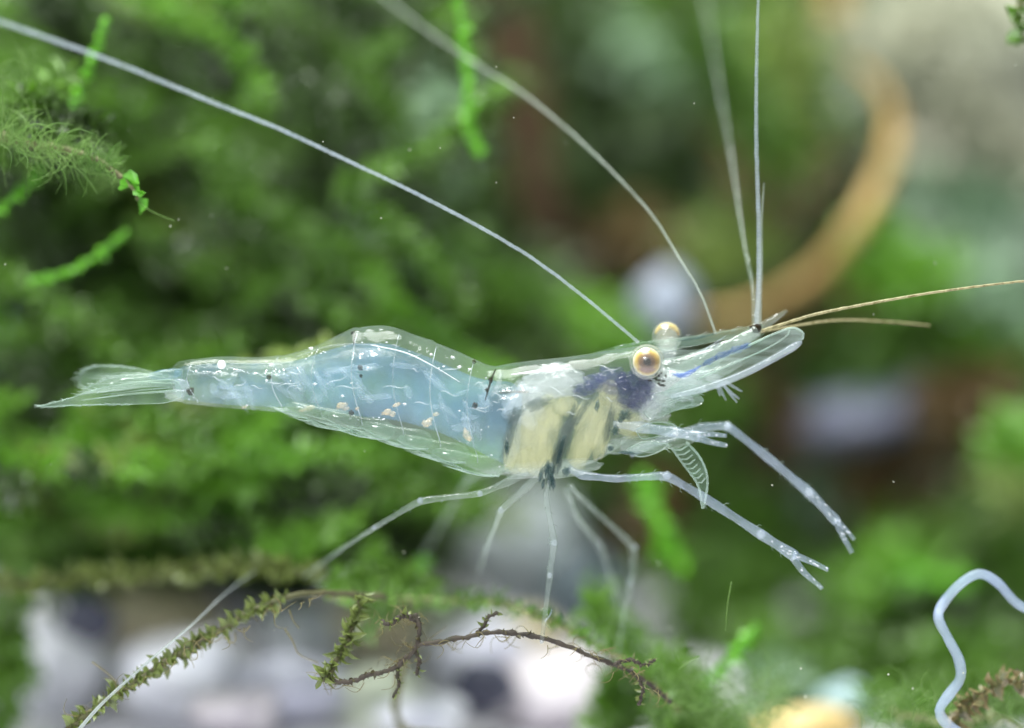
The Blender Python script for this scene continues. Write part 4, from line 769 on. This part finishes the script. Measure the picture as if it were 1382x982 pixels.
leg('walking_leg', [(712, 636), (690, 648), (648, 666), (567, 675), (505, 712), (455, 745), (410, 777)], [6.5, 6, 4.6, 5, 3.8, 2.6, 1.4], [-.8, -1, -1.3, -1.2, .8, 4, 8], M['limb_clear'], (2, 3, 4))
leg('walking_leg', [(728, 640), (712, 656), (676, 688), (656, 740), (644, 776)], [6, 6, 4.8, 2.8, 1.2], [-.8, -1, 0, 5, 9], M['limb_clear'], (2, 3))
leg('walking_leg', [(742, 648), (736, 668), (748, 732), (742, 776), (735, 835), (731, 866)], [3, 4, 5, 4.4, 3.8, 3], [-1, -1.2, -1.3, -1.2, -1, -.9], M['limb_clear'], (2, 3, 5), [([(735, 838, -1), (741, 832, -1), (745, 822, -1)], 1.6, .8)])
leg('walking_leg', [(770, 655), (787, 674), (857, 738), (851, 786), (842, 830), (833, 882)], [4, 4, 4.4, 4, 3.2, 2.2], [2, 3.4, 5.5, 5.5, 6, 6.5], M['limb_clear'], (2, 3, 5))
leg('walking_leg', [(765, 660), (780, 700), (810, 735), (830, 795), (842, 835), (866, 885)], [4, 4, 4.2, 4, 3, 1.6], [3, 5, 7.5, 9, 10, 11], M['limb_clear'], (2,))
leg('walking_leg', [(700, 628), (632, 644), (600, 700), (566, 758)], [4, 4.4, 4, 2.5], [2, 9, 12, 15], M['limb_clear'], (1,))

# ---- swimmerets under the abdomen
for i, (x, y_) in enumerate(((470, 566), (520, 578), (572, 592), (622, 610), (668, 628))):
    L = 78; sl = .28
    m_ = MB(); m_.blade([(x + 14, y_ + 2), (x + 4, y_ - 10), (x - 30, y_ - 16), (x - L, y_ - 18 - 6), (x - L - 8, y_ - 16), (x - L + 20, y_ - 2), (x - 20, y_ + 13), (x + 6, y_ + 14)], -.9 - .04 * i, .3, .1)
    sw = m_.build('swimmeret', M['fin'], shrimp)
    m_ = MB(); q = catmull([(x + 6, y_ + 14, 0), (x - 20, y_ + 13, 0), (x - L + 20, y_ - 2, 0), (x - L - 8, y_ - 16, 0)], 20); m_.tube([P(a[0], a[1], -1.0) for a in q], [U * r for r in np.linspace(1.8, .8, 20)], 6)
    for j in range(34):
        t_ = RNG.random(); a = q[int(t_ * 19)]; l_ = RNG.uniform(10, 24); m_.tube([P(a[0], a[1], -1.0), P(a[0] - l_ * .7, a[1] - l_ * .08, -1.0 + RNG.uniform(-.3, .3)), P(a[0] - l_ * 1.4, a[1] - l_ * .3, -1.0 + RNG.uniform(-.4, .4))], [.7 * U, .5 * U, .2 * U], 4)
    m_.build('fringe', M['fin_rim'], sw)
# ---- tail fan
fan = [([(245, 535), (225, 543), (190, 545), (140, 546), (100, 547), (56, 548), (95, 537), (122, 528), (160, 519), (210, 513), (240, 515)], -.9, 'fin', .14),
       ([(246, 498), (225, 499), (205, 503), (160, 507), (115, 524), (112, 530), (160, 526), (210, 521), (242, 520)], -.2, 'fin', .22),
       ([(240, 509), (210, 503), (180, 496), (146, 493), (120, 497), (108, 507), (110, 519), (126, 527), (170, 522), (215, 516)], .7, 'fin', .14)]
for i, (o_, y_, mt, th) in enumerate(fan):
    fy = (lambda px, py, y_=y_, i=i: y_ + (240 - px) * U * (-.12, 0, .2)[i])
    m_ = MB(); m_.blade(o_, fy, th, .06); f_ = m_.build(('uropod', 'telson', 'uropod')[i], M[mt], shrimp)
    q = [p for p in catmull([(*p, 0) for p in o_] + [(*o_[0], 0)], 60)]
    m_ = MB(); m_.tube([P(a[0], a[1], fy(a[0], a[1])) for a in q], .6 * U, 6)
    for a in q:
        if a[0] < 185:
            for h_ in range(3): m_.tube([P(a[0], a[1], fy(a[0], a[1])), P(a[0] - RNG.uniform(3, 13), a[1] + RNG.uniform(-3, 3), fy(a[0], a[1]) + RNG.uniform(-.1, .1))], [.5 * U, .15 * U], 4)
    for h_ in range(9):
        f0 = RNG.uniform(.1, .9); ya = 512 + 22 * f0 if i == 0 else 500 + 18 * f0; m_.tube([P(236, ya * .4 + 520 * .6, fy(236, 0) - .06), P(190, ya, fy(190, 0) - .1), P(RNG.uniform(125, 160), ya + RNG.uniform(-2, 2) + (5 if i == 0 else 0), fy(140, 0) - .06)], [.7 * U, .5 * U, .2 * U], 4)
    m_.build('rim', M['fin_rim'], f_)
    if i != 1:
        m_ = MB(); a, b = ((238, 527), (110, 540)) if i == 0 else ((232, 512), (120, 510)); m_.tube([P(a[0], a[1], fy(*a) - .08), P((a[0] + b[0]) / 2, (a[1] + b[1]) / 2 - 2, fy((a[0] + b[0]) / 2, 0) - .12), P(b[0], b[1], fy(*b) - .08)], [1.8 * U, 1.4 * U, .6 * U], 6); m_.build('vein', M['fin_rim'], f_)
organ('tail_muscle', 222, 505, 22, 7, 8, -.5, M['muscle'], -8, .3, 2, 31, body)
organ('tail_muscle', 236, 533, 14, 8, 8, -.8, M['white_tissue'], 0, .4, 2, 32, body)
for o in bpy.data.objects:
    if '_o' in o: del o['_o']
